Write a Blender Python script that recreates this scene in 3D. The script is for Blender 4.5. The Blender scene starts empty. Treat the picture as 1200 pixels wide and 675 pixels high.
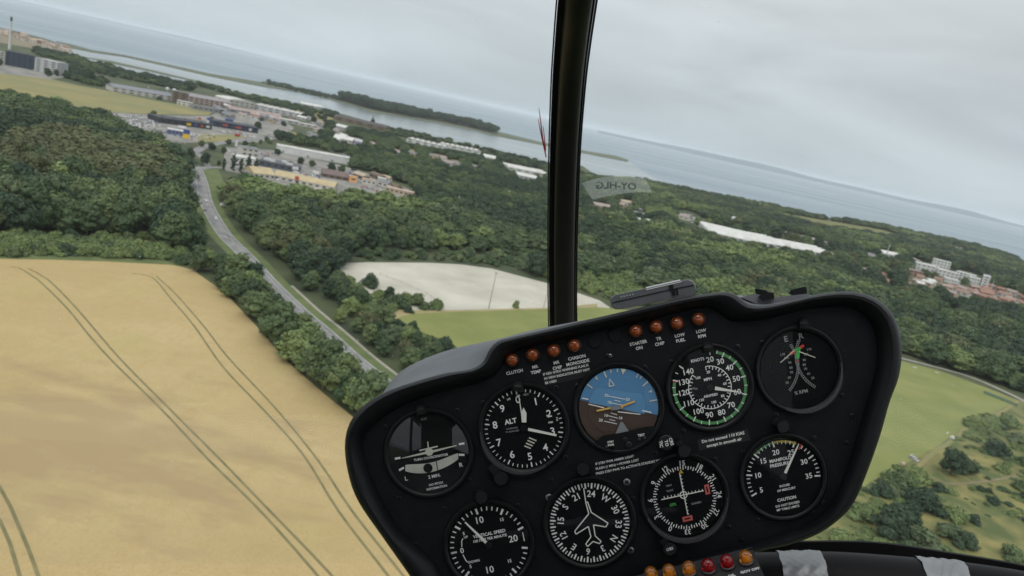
import bpy, bmesh, math, random
import numpy as np
from mathutils import Vector, Matrix
from mathutils.geometry import tessellate_polygon
random.seed(7); rng = np.random.default_rng(7)
C = bpy.context.scene.collection
R = math.radians

# ------------------------------------------------------------------ camera
F, CX, CY, ALT = 900.0, 600.0, 337.5, 120.0
PITCH, ROLL = R(12.8), R(12.6)
up = Vector((math.cos(PITCH)*math.sin(ROLL), math.cos(PITCH)*math.cos(ROLL), math.sin(PITCH)))
fw = Vector((0, 0, -1)); hy = (fw - up*fw.dot(up)).normalized(); hx = hy.cross(up)
RW = Matrix((hx, hy, up))                       # camera axes -> world axes
CAM = Matrix.Translation((0, 0, ALT)) @ RW.to_4x4()
cd = bpy.data.cameras.new('camera'); cam = bpy.data.objects.new('camera', cd); C.objects.link(cam)
cam.matrix_world = CAM
cd.sensor_width = 36; cd.lens = 27; cd.clip_start = 0.02; cd.clip_end = 200000
cd.dof.use_dof = True; cd.dof.focus_distance = 0.75; cd.dof.aperture_fstop = 27/1.75
bpy.context.scene.camera = cam

# ------------------------------------------------------------------ sky, sun, exposure
sc = bpy.context.scene
sc.view_settings.view_transform = 'Standard'; sc.view_settings.look = 'None'
sc.view_settings.exposure = 0.0; sc.view_settings.gamma = 1.0
SUN_EL, SUN_AZ = R(50), R(188)
w = bpy.data.worlds.new('World'); sc.world = w; w.use_nodes = True
nt = w.node_tree; nt.nodes.clear()
def N(t, typ, **k):
    n = t.nodes.new(typ)
    for a, b in k.items(): setattr(n, a, b)
    return n
sky = N(nt, 'ShaderNodeTexSky', sky_type='NISHITA', sun_disc=False, sun_elevation=SUN_EL, sun_rotation=SUN_AZ)
bg1 = N(nt, 'ShaderNodeBackground'); bg1.inputs[1].default_value = 0.08
nt.links.new(sky.outputs[0], bg1.inputs[0])
tc = N(nt, 'ShaderNodeTexCoord'); sep = N(nt, 'ShaderNodeSeparateXYZ'); nt.links.new(tc.outputs['Generated'], sep.inputs[0])
# cloud layer: noise on the direction, flattened towards the horizon
mp = N(nt, 'ShaderNodeMapping'); mp.inputs['Scale'].default_value = (1.0, 1.0, 4.2); mp.inputs['Rotation'].default_value = (0.05, 0.03, 0)
nt.links.new(tc.outputs['Generated'], mp.inputs[0])
nz = N(nt, 'ShaderNodeTexNoise'); nz.inputs['Scale'].default_value = 2.6; nz.inputs['Detail'].default_value = 7; nz.inputs['Roughness'].default_value = 0.52; nz.inputs['Distortion'].default_value = 0.4
nt.links.new(mp.outputs[0], nz.inputs[0])
el = N(nt, 'ShaderNodeValToRGB'); er = el.color_ramp
er.elements[0].position = 0.0; er.elements[0].color = (0.555, 0.635, 0.69, 1)
er.elements[1].position = 1.0; er.elements[1].color = (1.28, 1.31, 1.34, 1)
e = er.elements.new(0.05); e.color = (0.60, 0.665, 0.71, 1)
e = er.elements.new(0.16); e.color = (0.655, 0.70, 0.72, 1)
e = er.elements.new(0.32); e.color = (0.70, 0.73, 0.74, 1)
nt.links.new(sep.outputs[2], el.inputs[0])
nr = N(nt, 'ShaderNodeMapRange'); nr.inputs['From Min'].default_value = 0.3; nr.inputs['From Max'].default_value = 0.7
nr.inputs['To Min'].default_value = 0.83; nr.inputs['To Max'].default_value = 1.13
nt.links.new(nz.outputs[0], nr.inputs[0])
vm = N(nt, 'ShaderNodeVectorMath', operation='SCALE'); nt.links.new(el.outputs[0], vm.inputs[0]); nt.links.new(nr.outputs[0], vm.inputs['Scale'])
bg2 = N(nt, 'ShaderNodeBackground'); bg2.inputs[1].default_value = 1.0; nt.links.new(vm.outputs[0], bg2.inputs[0])
mx = N(nt, 'ShaderNodeMixShader'); mx.inputs[0].default_value = 0.93
nt.links.new(bg1.outputs[0], mx.inputs[1]); nt.links.new(bg2.outputs[0], mx.inputs[2])
wo = N(nt, 'ShaderNodeOutputWorld'); nt.links.new(mx.outputs[0], wo.inputs[0])
sd = bpy.data.lights.new('sun', 'SUN'); sd.energy = 1.7; sd.angle = R(42); sd.color = (1, 0.96, 0.9)
so = bpy.data.objects.new('sun', sd); C.objects.link(so)
sdir = Vector((math.sin(SUN_AZ)*math.cos(SUN_EL), math.cos(SUN_AZ)*math.cos(SUN_EL), math.sin(SUN_EL)))
so.rotation_euler = sdir.to_track_quat('Z', 'Y').to_euler(); so.location = (0, 0, 200)
sc.cycles.max_bounces = 8; sc.cycles.transparent_max_bounces = 12; sc.cycles.volume_bounces = 2
sc.cycles.use_denoising = True

# ------------------------------------------------------------------ helpers
def tag(o, label=None, cat=None, group=None, kind=None):
    if label: o['label'] = label
    if cat: o['category'] = cat
    if group: o['group'] = group
    if kind: o['kind'] = kind
    return o
def G(px, py, z=0.0):
    """the point of the terrain (height z) seen at a position of the 1200x675 frame"""
    d = RW @ Vector(((px-CX)/F, -(py-CY)/F, -1))
    t = (z-ALT)/d.z
    return Vector((d.x*t, d.y*t, z))
def proj(x, y, z=0.0):
    v = RW.transposed() @ Vector((x, y, z-ALT))
    return CX + F*v.x/-v.z, CY - F*v.y/-v.z, -v.z
def inpoly(x, y, P):
    c = False; j = len(P)-1
    for i in range(len(P)):
        if (P[i][1] > y) != (P[j][1] > y) and x < (P[j][0]-P[i][0])*(y-P[i][1])/(P[j][1]-P[i][1])+P[i][0]: c = not c
        j = i
    return c

def mat(name, col, rough=0.8, metal=0.0, spec=0.5, noise=0, col2=None, scale=5, detail=4, bump=0, coord='Object', emit=None, bscale=None, alpha=None, coat=0, lo=0.35, hi=0.65):
    m = bpy.data.materials.new(name); m.use_nodes = True; t = m.node_tree
    b = t.nodes['Principled BSDF']
    b.inputs['Base Color'].default_value = (*col, 1); b.inputs['Roughness'].default_value = rough
    b.inputs['Metallic'].default_value = metal; b.inputs['Specular IOR Level'].default_value = spec
    b.inputs['Coat Weight'].default_value = coat
    if emit: b.inputs['Emission Color'].default_value = (*emit[0], 1); b.inputs['Emission Strength'].default_value = emit[1]
    tcn = None
    if col2 or bump:
        tcn = N(t, 'ShaderNodeTexCoord')
    if col2:
        n = N(t, 'ShaderNodeTexNoise'); n.inputs['Scale'].default_value = scale; n.inputs['Detail'].default_value = detail; n.inputs['Roughness'].default_value = 0.6
        t.links.new(tcn.outputs[coord], n.inputs[0])
        mr = N(t, 'ShaderNodeMapRange'); mr.inputs['From Min'].default_value = lo; mr.inputs['From Max'].default_value = hi
        t.links.new(n.outputs[0], mr.inputs[0])
        mc = N(t, 'ShaderNodeMix', data_type='RGBA'); mc.inputs['A'].default_value = (*col, 1); mc.inputs['B'].default_value = (*col2, 1)
        t.links.new(mr.outputs[0], mc.inputs['Factor']); t.links.new(mc.outputs['Result'], b.inputs['Base Color'])
    if bump:
        n2 = N(t, 'ShaderNodeTexNoise'); n2.inputs['Scale'].default_value = bscale or scale*4; n2.inputs['Detail'].default_value = 4
        t.links.new(tcn.outputs[coord], n2.inputs[0])
        bp = N(t, 'ShaderNodeBump'); bp.inputs['Strength'].default_value = bump; bp.inputs['Distance'].default_value = 0.002 if coord == 'Object' and scale > 20 else 0.2
        t.links.new(n2.outputs[0], bp.inputs['Height']); t.links.new(bp.outputs[0], b.inputs['Normal'])
    return m

def mesh_obj(name, verts, faces, material=None, parent=None, loc=None, smooth=False, mi=None):
    me = bpy.data.meshes.new(name); me.from_pydata([tuple(v) for v in verts], [], faces)
    for mm in (material if isinstance(material, (list, tuple)) else [material]):
        if mm: me.materials.append(mm)
    if mi is not None: me.polygons.foreach_set('material_index', mi)
    if smooth: me.polygons.foreach_set('use_smooth', [True]*len(me.polygons))
    me.update()
    o = bpy.data.objects.new(name, me); C.objects.link(o)
    if parent: o.parent = parent
    if loc is not None: o.location = loc
    return o
def empty(name, loc=(0, 0, 0), rz=0):
    o = bpy.data.objects.new(name, None); o.empty_display_size = 0.5; C.objects.link(o)
    o.location = loc; o.rotation_euler = (0, 0, rz); return o

class MB:
    """collects shapes into one mesh"""
    def __init__(s): s.v = []; s.f = []; s.m = []
    def add(s, v, f, m=0):
        k = len(s.v); s.v += [Vector(a) for a in v]; s.f += [tuple(i+k for i in a) for a in f]; s.m += [m]*len(f); return s
    def box(s, c, size, rz=0, m=0, M=None):
        x, y, z = size[0]/2, size[1]/2, size[2]/2
        v = [Vector((a*x, b*y, d*z)) for a in (-1, 1) for b in (-1, 1) for d in (-1, 1)]
        rm = Matrix.Rotation(rz, 3, 'Z') if M is None else M
        v = [rm @ a + Vector(c) for a in v]
        return s.add(v, [(0, 1, 3, 2), (4, 6, 7, 5), (0, 4, 5, 1), (2, 3, 7, 6), (0, 2, 6, 4), (1, 5, 7, 3)], m)
    def prism(s, pts, z0, z1, m=0):
        n = len(pts); v = [(p[0], p[1], z0) for p in pts] + [(p[0], p[1], z1) for p in pts]
        f = [(i, (i+1) % n, n+(i+1) % n, n+i) for i in range(n)] + [tuple(range(n))[::-1], tuple(range(n, 2*n))]
        return s.add(v, f, m)
    def tube(s, path, rad, seg=10, m=0, cap=True):
        P = [Vector(p) for p in path]; n = len(P)
        if not hasattr(rad, '__len__'): rad = [rad]*n
        ref = None; v = []
        for i in range(n):
            t = (P[min(i+1, n-1)]-P[max(i-1, 0)]).normalized()
            if ref is None: ref = t.orthogonal().normalized()
            ref = (ref - t*ref.dot(t)).normalized(); b = t.cross(ref)
            for k in range(seg):
                a = 2*math.pi*k/seg; v.append(P[i] + (ref*math.cos(a)+b*math.sin(a))*rad[i])
        f = [(i*seg+k, i*seg+(k+1) % seg, (i+1)*seg+(k+1) % seg, (i+1)*seg+k) for i in range(n-1) for k in range(seg)]
        if cap: f += [tuple(range(seg))[::-1], tuple(range((n-1)*seg, n*seg))]
        return s.add(v, f, m)
    def lathe(s, prof, c, axis, seg=32, m=0, ref=None):
        """profile [(radius, height)] turned about an axis"""
        a = Vector(axis).normalized(); r0 = a.orthogonal().normalized() if ref is None else ref; b = a.cross(r0); c = Vector(c); v = []
        for (r, h) in prof:
            for k in range(seg):
                t = 2*math.pi*k/seg; v.append(c + a*h + (r0*math.cos(t)+b*math.sin(t))*max(r, 1e-5))
        n = len(prof)
        f = [(i*seg+k, i*seg+(k+1) % seg, (i+1)*seg+(k+1) % seg, (i+1)*seg+k) for i in range(n-1) for k in range(seg)]
        return s.add(v, f, m)
    def build(s, name, material, parent=None, loc=None, smooth=False):
        return mesh_obj(name, s.v, s.f, material, parent, loc, smooth, s.m if isinstance(material, (list, tuple)) else None)

# =================================================================== THE LAND
def sheet(name, pix, z, material, extra=None, kind='structure', thick=0, smooth_edge=0):
    P = [G(x, y, 0) for (x, y) in pix] + [Vector((a, b, 0)) for (a, b) in (extra or [])]
    P = [Vector((p.x, p.y, z)) for p in P]
    tri = tessellate_polygon([P]); v = list(P); f = [tuple(t) for t in tri]
    # keep normals up
    ff = []
    for a, b, c in f:
        if (v[b]-v[a]).cross(v[c]-v[a]).z < 0: a, b, c = a, c, b
        ff.append((a, b, c))
    n = len(P)
    if thick:
        v = v + [Vector((p.x, p.y, z-thick)) for p in P]
        for i in range(n): ff.append((i, (i+1) % n, n+(i+1) % n, n+i))
    return tag(mesh_obj(name, v, ff, material), kind=kind)
def poly_mask(P): return [(x, y) for x, y in P]
def ribbon(path, width, z, dash=None):
    """strip along world points; returns verts, faces"""
    P = [Vector((p[0], p[1], 0)) for p in path]
    # resample with Catmull-Rom
    Q = []
    for i in range(len(P)-1):
        p0, p1, p2, p3 = P[max(i-1, 0)], P[i], P[i+1], P[min(i+2, len(P)-1)]
        n = max(2, int((p2-p1).length/8))
        for k in range(n):
            t = k/n
            Q.append(0.5*((2*p1)+(p2-p0)*t+(2*p0-5*p1+4*p2-p3)*t*t+(3*p1-p0-3*p2+p3)*t**3))
    Q.append(P[-1])
    v, f = [], []
    for i, q in enumerate(Q):
        t = (Q[min(i+1, len(Q)-1)]-Q[max(i-1, 0)]).normalized(); s = Vector((-t.y, t.x, 0))
        wd = width(i/(len(Q)-1)) if callable(width) else width
        v += [q+s*wd/2+Vector((0, 0, z)), q-s*wd/2+Vector((0, 0, z))]
    for i in range(len(Q)-1):
        if dash and (i % dash[0]) >= dash[1]: continue
        f.append((2*i, 2*i+1, 2*i+3, 2*i+2))
    return v, f
def offset(path, d):
    P = [Vector((p[0], p[1], 0)) for p in path]; o = []
    for i, q in enumerate(P):
        t = (P[min(i+1, len(P)-1)]-P[max(i-1, 0)]).normalized(); s = Vector((-t.y, t.x, 0)); o.append(q+s*d)
    return o
def gp(L): return [G(x, y) for x, y in L]

# ---- materials of the land
m_land = mat('land', (0.030, 0.045, 0.020), 0.95, col2=(0.075, 0.090, 0.035), scale=0.02, coord='Object', detail=6)
m_shore = mat('shore_grass', (0.06, 0.085, 0.045), 0.95, col2=(0.12, 0.125, 0.07), scale=0.01, coord='Object', detail=5)
m_scrub = mat('scrub_grass', (0.075, 0.098, 0.028), 0.95, col2=(0.225, 0.20, 0.068), scale=0.06, coord='Object', detail=12, lo=0.40, hi=0.64)
m_meadow = mat('meadow_grass', (0.145, 0.172, 0.045), 0.95, col2=(0.21, 0.222, 0.068), scale=0.025, coord='Object', detail=12)
m_pitch = mat('pale_stubble', (0.37, 0.355, 0.295), 0.95, col2=(0.52, 0.50, 0.425), scale=0.02, coord='Object', detail=6)
m_tarmac = mat('tarmac', (0.13, 0.13, 0.125), 0.85, col2=(0.29, 0.275, 0.245), scale=0.035, coord='Object', detail=6)
m_road = mat('road_asphalt', (0.15, 0.15, 0.148), 0.85, col2=(0.24, 0.24, 0.235), scale=0.09, coord='Object', detail=6)
m_line = mat('road_paint', (0.58, 0.58, 0.57), 0.7, col2=(0.36, 0.36, 0.35), scale=0.4, coord='Object')
m_verge = mat('verge_grass', (0.075, 0.11, 0.036), 0.95, col2=(0.13, 0.155, 0.055), scale=0.1, coord='Object', detail=5)
m_path = mat('gravel_path', (0.27, 0.25, 0.21), 0.9, col2=(0.35, 0.33, 0.28), scale=0.3, coord='Object')
m_dirt = mat('dirt_path', (0.17, 0.14, 0.08), 0.9, col2=(0.22, 0.19, 0.11), scale=0.3, coord='Object')
m_dry = mat('dry_meadow', (0.26, 0.22, 0.09), 0.95, col2=(0.17, 0.175, 0.07), scale=0.012, coord='Object', detail=7)
m_track = mat('tramline_green', (0.135, 0.128, 0.055), 0.95, col2=(0.21, 0.18, 0.085), scale=0.15, coord='Object')
m_track2 = mat('tramline_faint', (0.40, 0.305, 0.135), 0.95, col2=(0.46, 0.34, 0.155), scale=0.1, coord='Object')

def wheat_mat():
    m = bpy.data.materials.new('ripe_wheat'); m.use_nodes = True; t = m.node_tree; b = t.nodes['Principled BSDF']
    b.inputs['Roughness'].default_value = 0.95; b.inputs['Specular IOR Level'].default_value = 0.15
    tcn = N(t, 'ShaderNodeTexCoord')
    def noise(sc_, det, rot=None, scl=None, ro=0.6):
        n = N(t, 'ShaderNodeTexNoise'); n.inputs['Scale'].default_value = sc_; n.inputs['Detail'].default_value = det; n.inputs['Roughness'].default_value = ro
        src = tcn.outputs['Object']
        if scl:
            mpn = N(t, 'ShaderNodeMapping'); mpn.inputs['Rotation'].default_value = (0, 0, rot); mpn.inputs['Scale'].default_value = scl
            t.links.new(src, mpn.inputs[0]); src = mpn.outputs[0]
        t.links.new(src, n.inputs[0]); return n.outputs[0]
    def mixc(fac, a, c, lo, hi, amt=1.0):
        mr = N(t, 'ShaderNodeMapRange'); mr.inputs['From Min'].default_value = lo; mr.inputs['From Max'].default_value = hi; mr.inputs['To Max'].default_value = amt
        t.links.new(fac, mr.inputs[0]); mc = N(t, 'ShaderNodeMix', data_type='RGBA')
        t.links.new(mr.outputs[0], mc.inputs['Factor'])
        for k, s in (('A', a), ('B', c)):
            if isinstance(s, tuple): mc.inputs[k].default_value = (*s, 1)
            else: t.links.new(s, mc.inputs[k])
        return mc.outputs['Result']
    c = mixc(noise(0.012, 6), (0.40, 0.305, 0.145), (0.485, 0.38, 0.20), 0.35, 0.65)
    c = mixc(noise(0.03, 7), c, (0.42, 0.36, 0.15), 0.52, 0.75, 0.7)
    c = mixc(noise(0.16, 8, ro=0.75), c, (0.36, 0.275, 0.125), 0.48, 0.72, 0.5)
    # drill rows running with the tramlines
    c = mixc(noise(0.5, 3, WROT, (1.0, 0.02, 1)), c, (0.42, 0.31, 0.14), 0.5, 0.8, 0.6)
    c = mixc(noise(1.3, 8, ro=0.85), c, (0.30, 0.215, 0.09), 0.48, 0.72, 0.8)
    c = mixc(noise(0.9, 8, ro=0.85, rot=1.0, scl=(1, 1.3, 1)), c, (0.60, 0.47, 0.25), 0.55, 0.75, 0.6)
    # the flattened, browner patch of crop
    p = G(95, 515); sx = N(t, 'ShaderNodeMapping'); sx.inputs['Location'].default_value = (-p.x, -p.y, 0)
    t.links.new(tcn.outputs['Object'], sx.inputs[0])
    s2 = N(t, 'ShaderNodeMapping'); s2.inputs['Scale'].default_value = (1/62, 1/36, 1); t.links.new(sx.outputs[0], s2.inputs[0])
    ln = N(t, 'ShaderNodeVectorMath', operation='LENGTH'); t.links.new(s2.outputs[0], ln.inputs[0])
    na = N(t, 'ShaderNodeMath', operation='MULTIPLY_ADD'); na.inputs[1].default_value = 4.2; na.inputs[2].default_value = -2.1
    t.links.new(noise(0.035, 7, 0.3, (1, 2.2, 1)), na.inputs[0])
    ad = N(t, 'ShaderNodeMath', operation='ADD'); t.links.new(ln.outputs['Value'], ad.inputs[0]); t.links.new(na.outputs[0], ad.inputs[1])
    iv = N(t, 'ShaderNodeMath', operation='SUBTRACT'); iv.inputs[0].default_value = 1.3; t.links.new(ad.outputs[0], iv.inputs[1])
    c = mixc(iv.outputs[0], c, (0.33, 0.245, 0.135), 0.0, 0.9, 0.75)
    t.links.new(c, b.inputs['Base Color'])
    n2 = noise(3.0, 4); bp = N(t, 'ShaderNodeBump'); bp.inputs['Strength'].default_value = 0.6; bp.inputs['Distance'].default_value = 0.3
    t.links.new(n2, bp.inputs['Height']); t.links.new(bp.outputs[0], b.inputs['Normal'])
    return m
def water_mat(name, col, rough, scl, strength):
    m = bpy.data.materials.new(name); m.use_nodes = True; t = m.node_tree; b = t.nodes['Principled BSDF']
    b.inputs['Base Color'].default_value = (*col, 1); b.inputs['Roughness'].default_value = rough; b.inputs['IOR'].default_value = 1.33
    tcn = N(t, 'ShaderNodeTexCoord'); n = N(t, 'ShaderNodeTexNoise'); n.inputs['Scale'].default_value = scl; n.inputs['Detail'].default_value = 6
    mp_ = N(t, 'ShaderNodeMapping'); mp_.inputs['Scale'].default_value = (1, 0.35, 1); t.links.new(tcn.outputs['Object'], mp_.inputs[0]); t.links.new(mp_.outputs[0], n.inputs[0])
    bp = N(t, 'ShaderNodeBump'); bp.inputs['Strength'].default_value = strength; bp.inputs['Distance'].default_value = 1.0
    t.links.new(n.outputs[0], bp.inputs['Height']); t.links.new(bp.outputs[0], b.inputs['Normal'])
    n3 = N(t, 'ShaderNodeTexNoise'); n3.inputs['Scale'].default_value = 0.0011; n3.inputs['Detail'].default_value = 5
    mp3 = N(t, 'ShaderNodeMapping'); mp3.inputs['Scale'].default_value = (0.35, 1.6, 1); mp3.inputs['Rotation'].default_value = (0, 0, 0.25); t.links.new(tcn.outputs['Object'], mp3.inputs[0]); t.links.new(mp3.outputs[0], n3.inputs[0])
    mr = N(t, 'ShaderNodeMapRange'); mr.inputs['From Min'].default_value = 0.35; mr.inputs['From Max'].default_value = 0.65
    mr.inputs['To Min'].default_value = rough*0.7; mr.inputs['To Max'].default_value = rough*1.35
    t.links.new(n3.outputs[0], mr.inputs[0]); t.links.new(mr.outputs[0], b.inputs['Roughness'])
    return m
a_, b_ = G(105, 394), G(300, 594); WROT = -math.atan2((b_-a_).y, (b_-a_).x)+math.pi/2
m_wheat = wheat_mat()
m_sea = water_mat('open_sea', (0.19, 0.25, 0.295), 0.36, 0.05, 0.42)
m_fjord = water_mat('sheltered_water', (0.20, 0.24, 0.25), 0.2, 0.05, 0.2)

# ---- sea to the horizon
S = 90000
tag(mesh_obj('sea', [(-S, -S, -2), (S, -S, -2), (S, S, -2), (-S, S, -2)], [(0, 1, 2, 3)], m_sea), kind='structure')
sheet('fjord_water', [(75, 52), (108, 60), (188, 75), (250, 88), (300, 98), (350, 112), (398, 117), (440, 128), (505, 140), (570, 156), (633, 168), (690, 179), (737, 189),
      (790, 222), (740, 222), (600, 200), (450, 172), (300, 140), (200, 110), (100, 80)], -1.6, m_fjord)
# ---- mainland
coast = [(-160, 4), (-60, 23), (0, 32.5), (21, 37), (52, 45), (70, 51), (84, 60), (92, 68), (125, 77), (162, 85), (200, 94), (233, 101), (283, 113), (335, 121), (373, 127), (403, 134),
         (457, 149), (499, 158), (537, 167), (582, 177), (603, 184), (640, 191), (682, 194), (696, 204), (756, 210), (813, 223), (899, 239), (965, 254), (1030, 264), (1076, 274),
         (1141, 287), (1193, 303), (1260, 322), (1400, 352)]
def shore_z(): return 0
sheet('land', coast, 0.0, m_land, extra=[(3200, 900), (2500, -1800), (-2500, -1800), (-6000, 500), (-6500, 2500)], thick=2.5)
sheet('spit', [(66, 48), (84, 52), (108, 58.6), (146, 64.2), (188, 73.3), (245, 85.8), (300, 95), (345, 103), (398, 113.5), (438, 125), (505, 135), (553, 145), (585, 154.5), (633, 166.2), (690, 177.2), (722, 182.5), (737, 187.3),
      (735, 189.3), (700, 182.5), (633, 169.2), (575, 157.8), (553, 152), (505, 142.5), (438, 131.5), (398, 119.5), (373, 113), (347, 107.5), (304, 100.5), (245, 88.8), (188, 75.6), (146, 66.2), (108, 60.8), (84, 56)], -0.2, m_shore, thick=2.0)
sheet('inner_spit', [(95, 66), (130, 71), (175, 81), (230, 94), (262, 101), (230, 95.6), (175, 83), (130, 73.4)], -0.4, m_shore, thick=1.2)
# ---- far coast beyond the sea and the town hill: low hills
def hill(name, x0, x1, yb, h, depth, seed, material):
    n = 60; v = []; r = random.Random(seed)
    ph = [r.uniform(0, 6.28) for _ in range(6)]
    for i in range(n+1):
        t = i/n; px = x0+(x1-x0)*t; p = G(px, yb(px), 0); d = p.copy(); d.z = 0; d.normalize()
        hh = h*(0.62+0.13*math.sin(5*t+ph[0])+0.09*math.sin(13*t+ph[1])+0.06*math.sin(31*t+ph[2]))*min(1, 0.35+2.5*t, 6*(1-t)+0.0)
        hh = max(hh, 0.5)
        for k, (dd, zz) in enumerate(((0, -2.2), (0.06, 0.45), (0.3, 0.85), (0.5, 1.0), (0.8, 0.7), (1, -0.03))):
            q = p + d*depth*dd; v.append((q.x, q.y, -2.2 if k == 0 else hh*zz))
    f = [(i*6+k, (i+1)*6+k, (i+1)*6+k+1, i*6+k+1) for i in range(n) for k in range(5)]
    return tag(mesh_obj(name, v, f, material, smooth=True), kind='structure')
m_far = mat('far_coast', (0.045, 0.08, 0.11), 0.95, col2=(0.08, 0.115, 0.14), scale=0.0006, coord='Object')  # bluish distance haze is put into the hill colour
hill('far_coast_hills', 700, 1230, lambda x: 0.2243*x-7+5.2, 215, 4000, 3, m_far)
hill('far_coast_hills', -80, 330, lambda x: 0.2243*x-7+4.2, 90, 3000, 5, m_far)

hill('island_hill', 398, 512, lambda x: 116.5+(x-398)*0.205, 34, 260, 9, m_land)
hill('island_hill', 306, 352, lambda x: 97.5+(x-306)*0.2, 16, 200, 4, m_land)
# ---- fields and ground sheets
wheat_px = [(-160, 296), (-60, 301), (0, 303), (60, 304), (120, 306), (200, 310), (225, 316), (262, 342), (300, 382), (340, 427), (380, 462), (430, 502), (470, 545), (520, 630), (590, 760), (640, 1000), (-60, 1000), (-260, 700)]
sheet('wheat_field', wheat_px, 0.12, m_wheat)
meadow_px = [(-160, 72), (0, 83), (42, 89), (94, 100.5), (129, 107), (173, 116), (211, 123), (250, 130), (245, 135), (185, 134), (117, 131), (73, 122), (0, 110), (-160, 90)]
sheet('dry_meadow', meadow_px, 0.10, m_dry)
sheet('field_margin', [(-160, 291), (0, 297.5), (80, 299.5), (190, 305), (226, 315), (200, 310.5), (120, 306.5), (60, 304.5), (0, 303.5), (-160, 297)], 0.17, m_verge)
pitch_px = [(392, 309), (430, 307.5), (500, 308), (540, 310), (577, 315), (607, 323), (641, 332), (676, 343), (702, 352), (716, 361), (700, 362), (644, 364), (540, 366), (500, 370), (430, 350)]
sheet('pale_field', pitch_px, 0.10, m_pitch)
green_px = [(430, 364), (480, 367), (524, 366), (644, 362.5), (700, 360), (760, 366), (900, 388), (1050, 421), (1100, 434), (1160, 456), (1193, 469), (1164, 484), (1131, 499), (1100, 522), (1054, 548), (1021, 564), (990, 590), (900, 640), (700, 600), (600, 480), (540, 430), (529, 402), (492, 389), (460, 376)]
sheet('green_meadow', green_px, 0.14, m_meadow)
scrub_px = [(1400, 440), (1210, 468), (1193, 469), (1164, 484), (1131, 499), (1100, 522), (1054, 548), (1021, 564), (990, 590), (900, 640), (900, 900), (1500, 900), (1700, 600)]
sheet('scrubland', scrub_px, 0.10, m_scrub)
sheet('field_margin', [(425, 361), (444, 362.5), (480, 363.5), (524, 363.8), (644, 360.8), (700, 356), (700, 360.2), (644, 362.6), (524, 366), (480, 368.5), (456, 376), (430, 376), (420, 368)], 0.16, mat('dry_grass_margin', (0.33, 0.27, 0.14), 0.95, col2=(0.24, 0.22, 0.10), scale=0.06, coord='Object'))
sheet('clearing', [(1060, 338), (1090, 343), (1110, 352), (1080, 350)], 0.10, m_meadow)
sheet('clearing', [(1085, 352), (1105, 357), (1130, 368), (1126, 374), (1100, 366)], 0.10, m_meadow)
sheet('coast_fields', [(905, 247), (960, 257), (1040, 270), (1060, 280), (1000, 272), (940, 264)], 0.10, m_scrub)
sheet('sandy_clearing', [(318, 150), (345, 155), (395, 166), (385, 170), (345, 164), (312, 158)], 0.10, m_dry)
sheet('sandy_clearing', [(345, 127), (372, 130), (392, 139), (375, 143), (350, 136)], 0.10, m_dry)
sheet('sandy_clearing', [(425, 160), (470, 172), (540, 186), (560, 193), (520, 192), (450, 176)], 0.10, m_dry)
sheet('coastal_plain', [(-60, 24.5), (0, 34), (52, 47), (84, 62), (92, 70), (110, 76), (88, 68), (60, 60), (0, 50), (-60, 40)], 0.08, mat('straw_plain', (0.20, 0.165, 0.11), 0.95, col2=(0.20, 0.19, 0.10), scale=0.01, coord='Object', lo=0.5, hi=0.7))
# tarmac yards of the retail park
sheet('retail_tarmac', [(-20, 70), (40, 80), (80, 90), (60, 93), (0, 86), (-20, 84)], 0.14, m_tarmac)
sheet('retail_tarmac', [(117, 131), (185, 135), (245, 136), (262, 129), (330, 140), (345, 150), (330, 162), (300, 167), (250, 166), (205, 168), (170, 158), (130, 142)], 0.12, m_tarmac)
sheet('retail_tarmac', [(262, 172), (322, 176), (400, 194), (440, 206), (480, 222), (484, 230), (460, 232), (400, 224), (385, 234), (350, 230), (300, 208), (264, 200)], 0.12, m_tarmac)
sheet('paved_forecourt', [(350, 218), (392, 222), (390, 232), (368, 232), (345, 224)], 0.2, mat('pale_paving', (0.40, 0.37, 0.31), 0.9, col2=(0.33, 0.31, 0.27), scale=0.2, coord='Object'))
sheet('grass_island', [(232, 158), (280, 158), (300, 163), (270, 167), (232, 166)], 0.16, m_dry)
sheet('grass_island', [(239, 198), (256, 198.5), (262, 214), (256, 226), (246, 214)], 0.14, m_verge)

# ---- the main road
road_px = [(222, 191), (230, 198), (236, 212), (241, 235), (250.5, 255), (264, 276), (287, 299), (319, 334), (351, 365), (378, 388), (413, 420), (449, 449), (500, 492), (560, 545), (640, 620)]
road = gp(road_px)
def strip(name, path, width, z, material, dash=None):
    v, f = ribbon(path, width, z, dash); return tag(mesh_obj(name, v, f, material), kind='structure')
strip('verge', offset(road[1:], 7.2), lambda t: 6.2, 0.08, m_verge)
strip('verge', offset(road[1:], -7.5), 6, 0.08, m_verge)
strip('road', road, 10.2, 0.16, m_road)
strip('road', gp([(219.5, 187), (222, 204), (227, 220), (236, 240)]), 6.5, 0.13, m_road)
for o_ in (-4.7, 4.7): strip('road_edge_line', offset(road, o_), 0.32, 0.19, m_line)
strip('road_centre_line', road, 0.28, 0.19, m_line, dash=(2, 1))
strip('road_lane_line', offset(road, 1.9), 0.22, 0.19, m_line)
strip('cycle_path', offset(road[7:], 11.0), 1.7, 0.14, m_path)
strip('side_road', gp([(232, 201), (238, 197), (259, 196.5), (290, 200.5), (330, 210)]), 8, 0.15, m_road)
strip('side_road', gp([(205, 186), (219, 189), (232, 196)]), 8, 0.14, m_road)
strip('town_road', gp([(228, 178), (240, 172), (257, 168), (283, 163.5), (316, 161), (345, 166), (400, 180), (440, 196)]), 11, 0.22, m_road)
strip('town_road', gp([(228, 178), (236, 184), (245, 196)]), 7, 0.2, m_road)
strip('town_road', gp([(330, 196), (380, 204), (430, 214), (482, 228)]), 9, 0.2, m_road)
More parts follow.
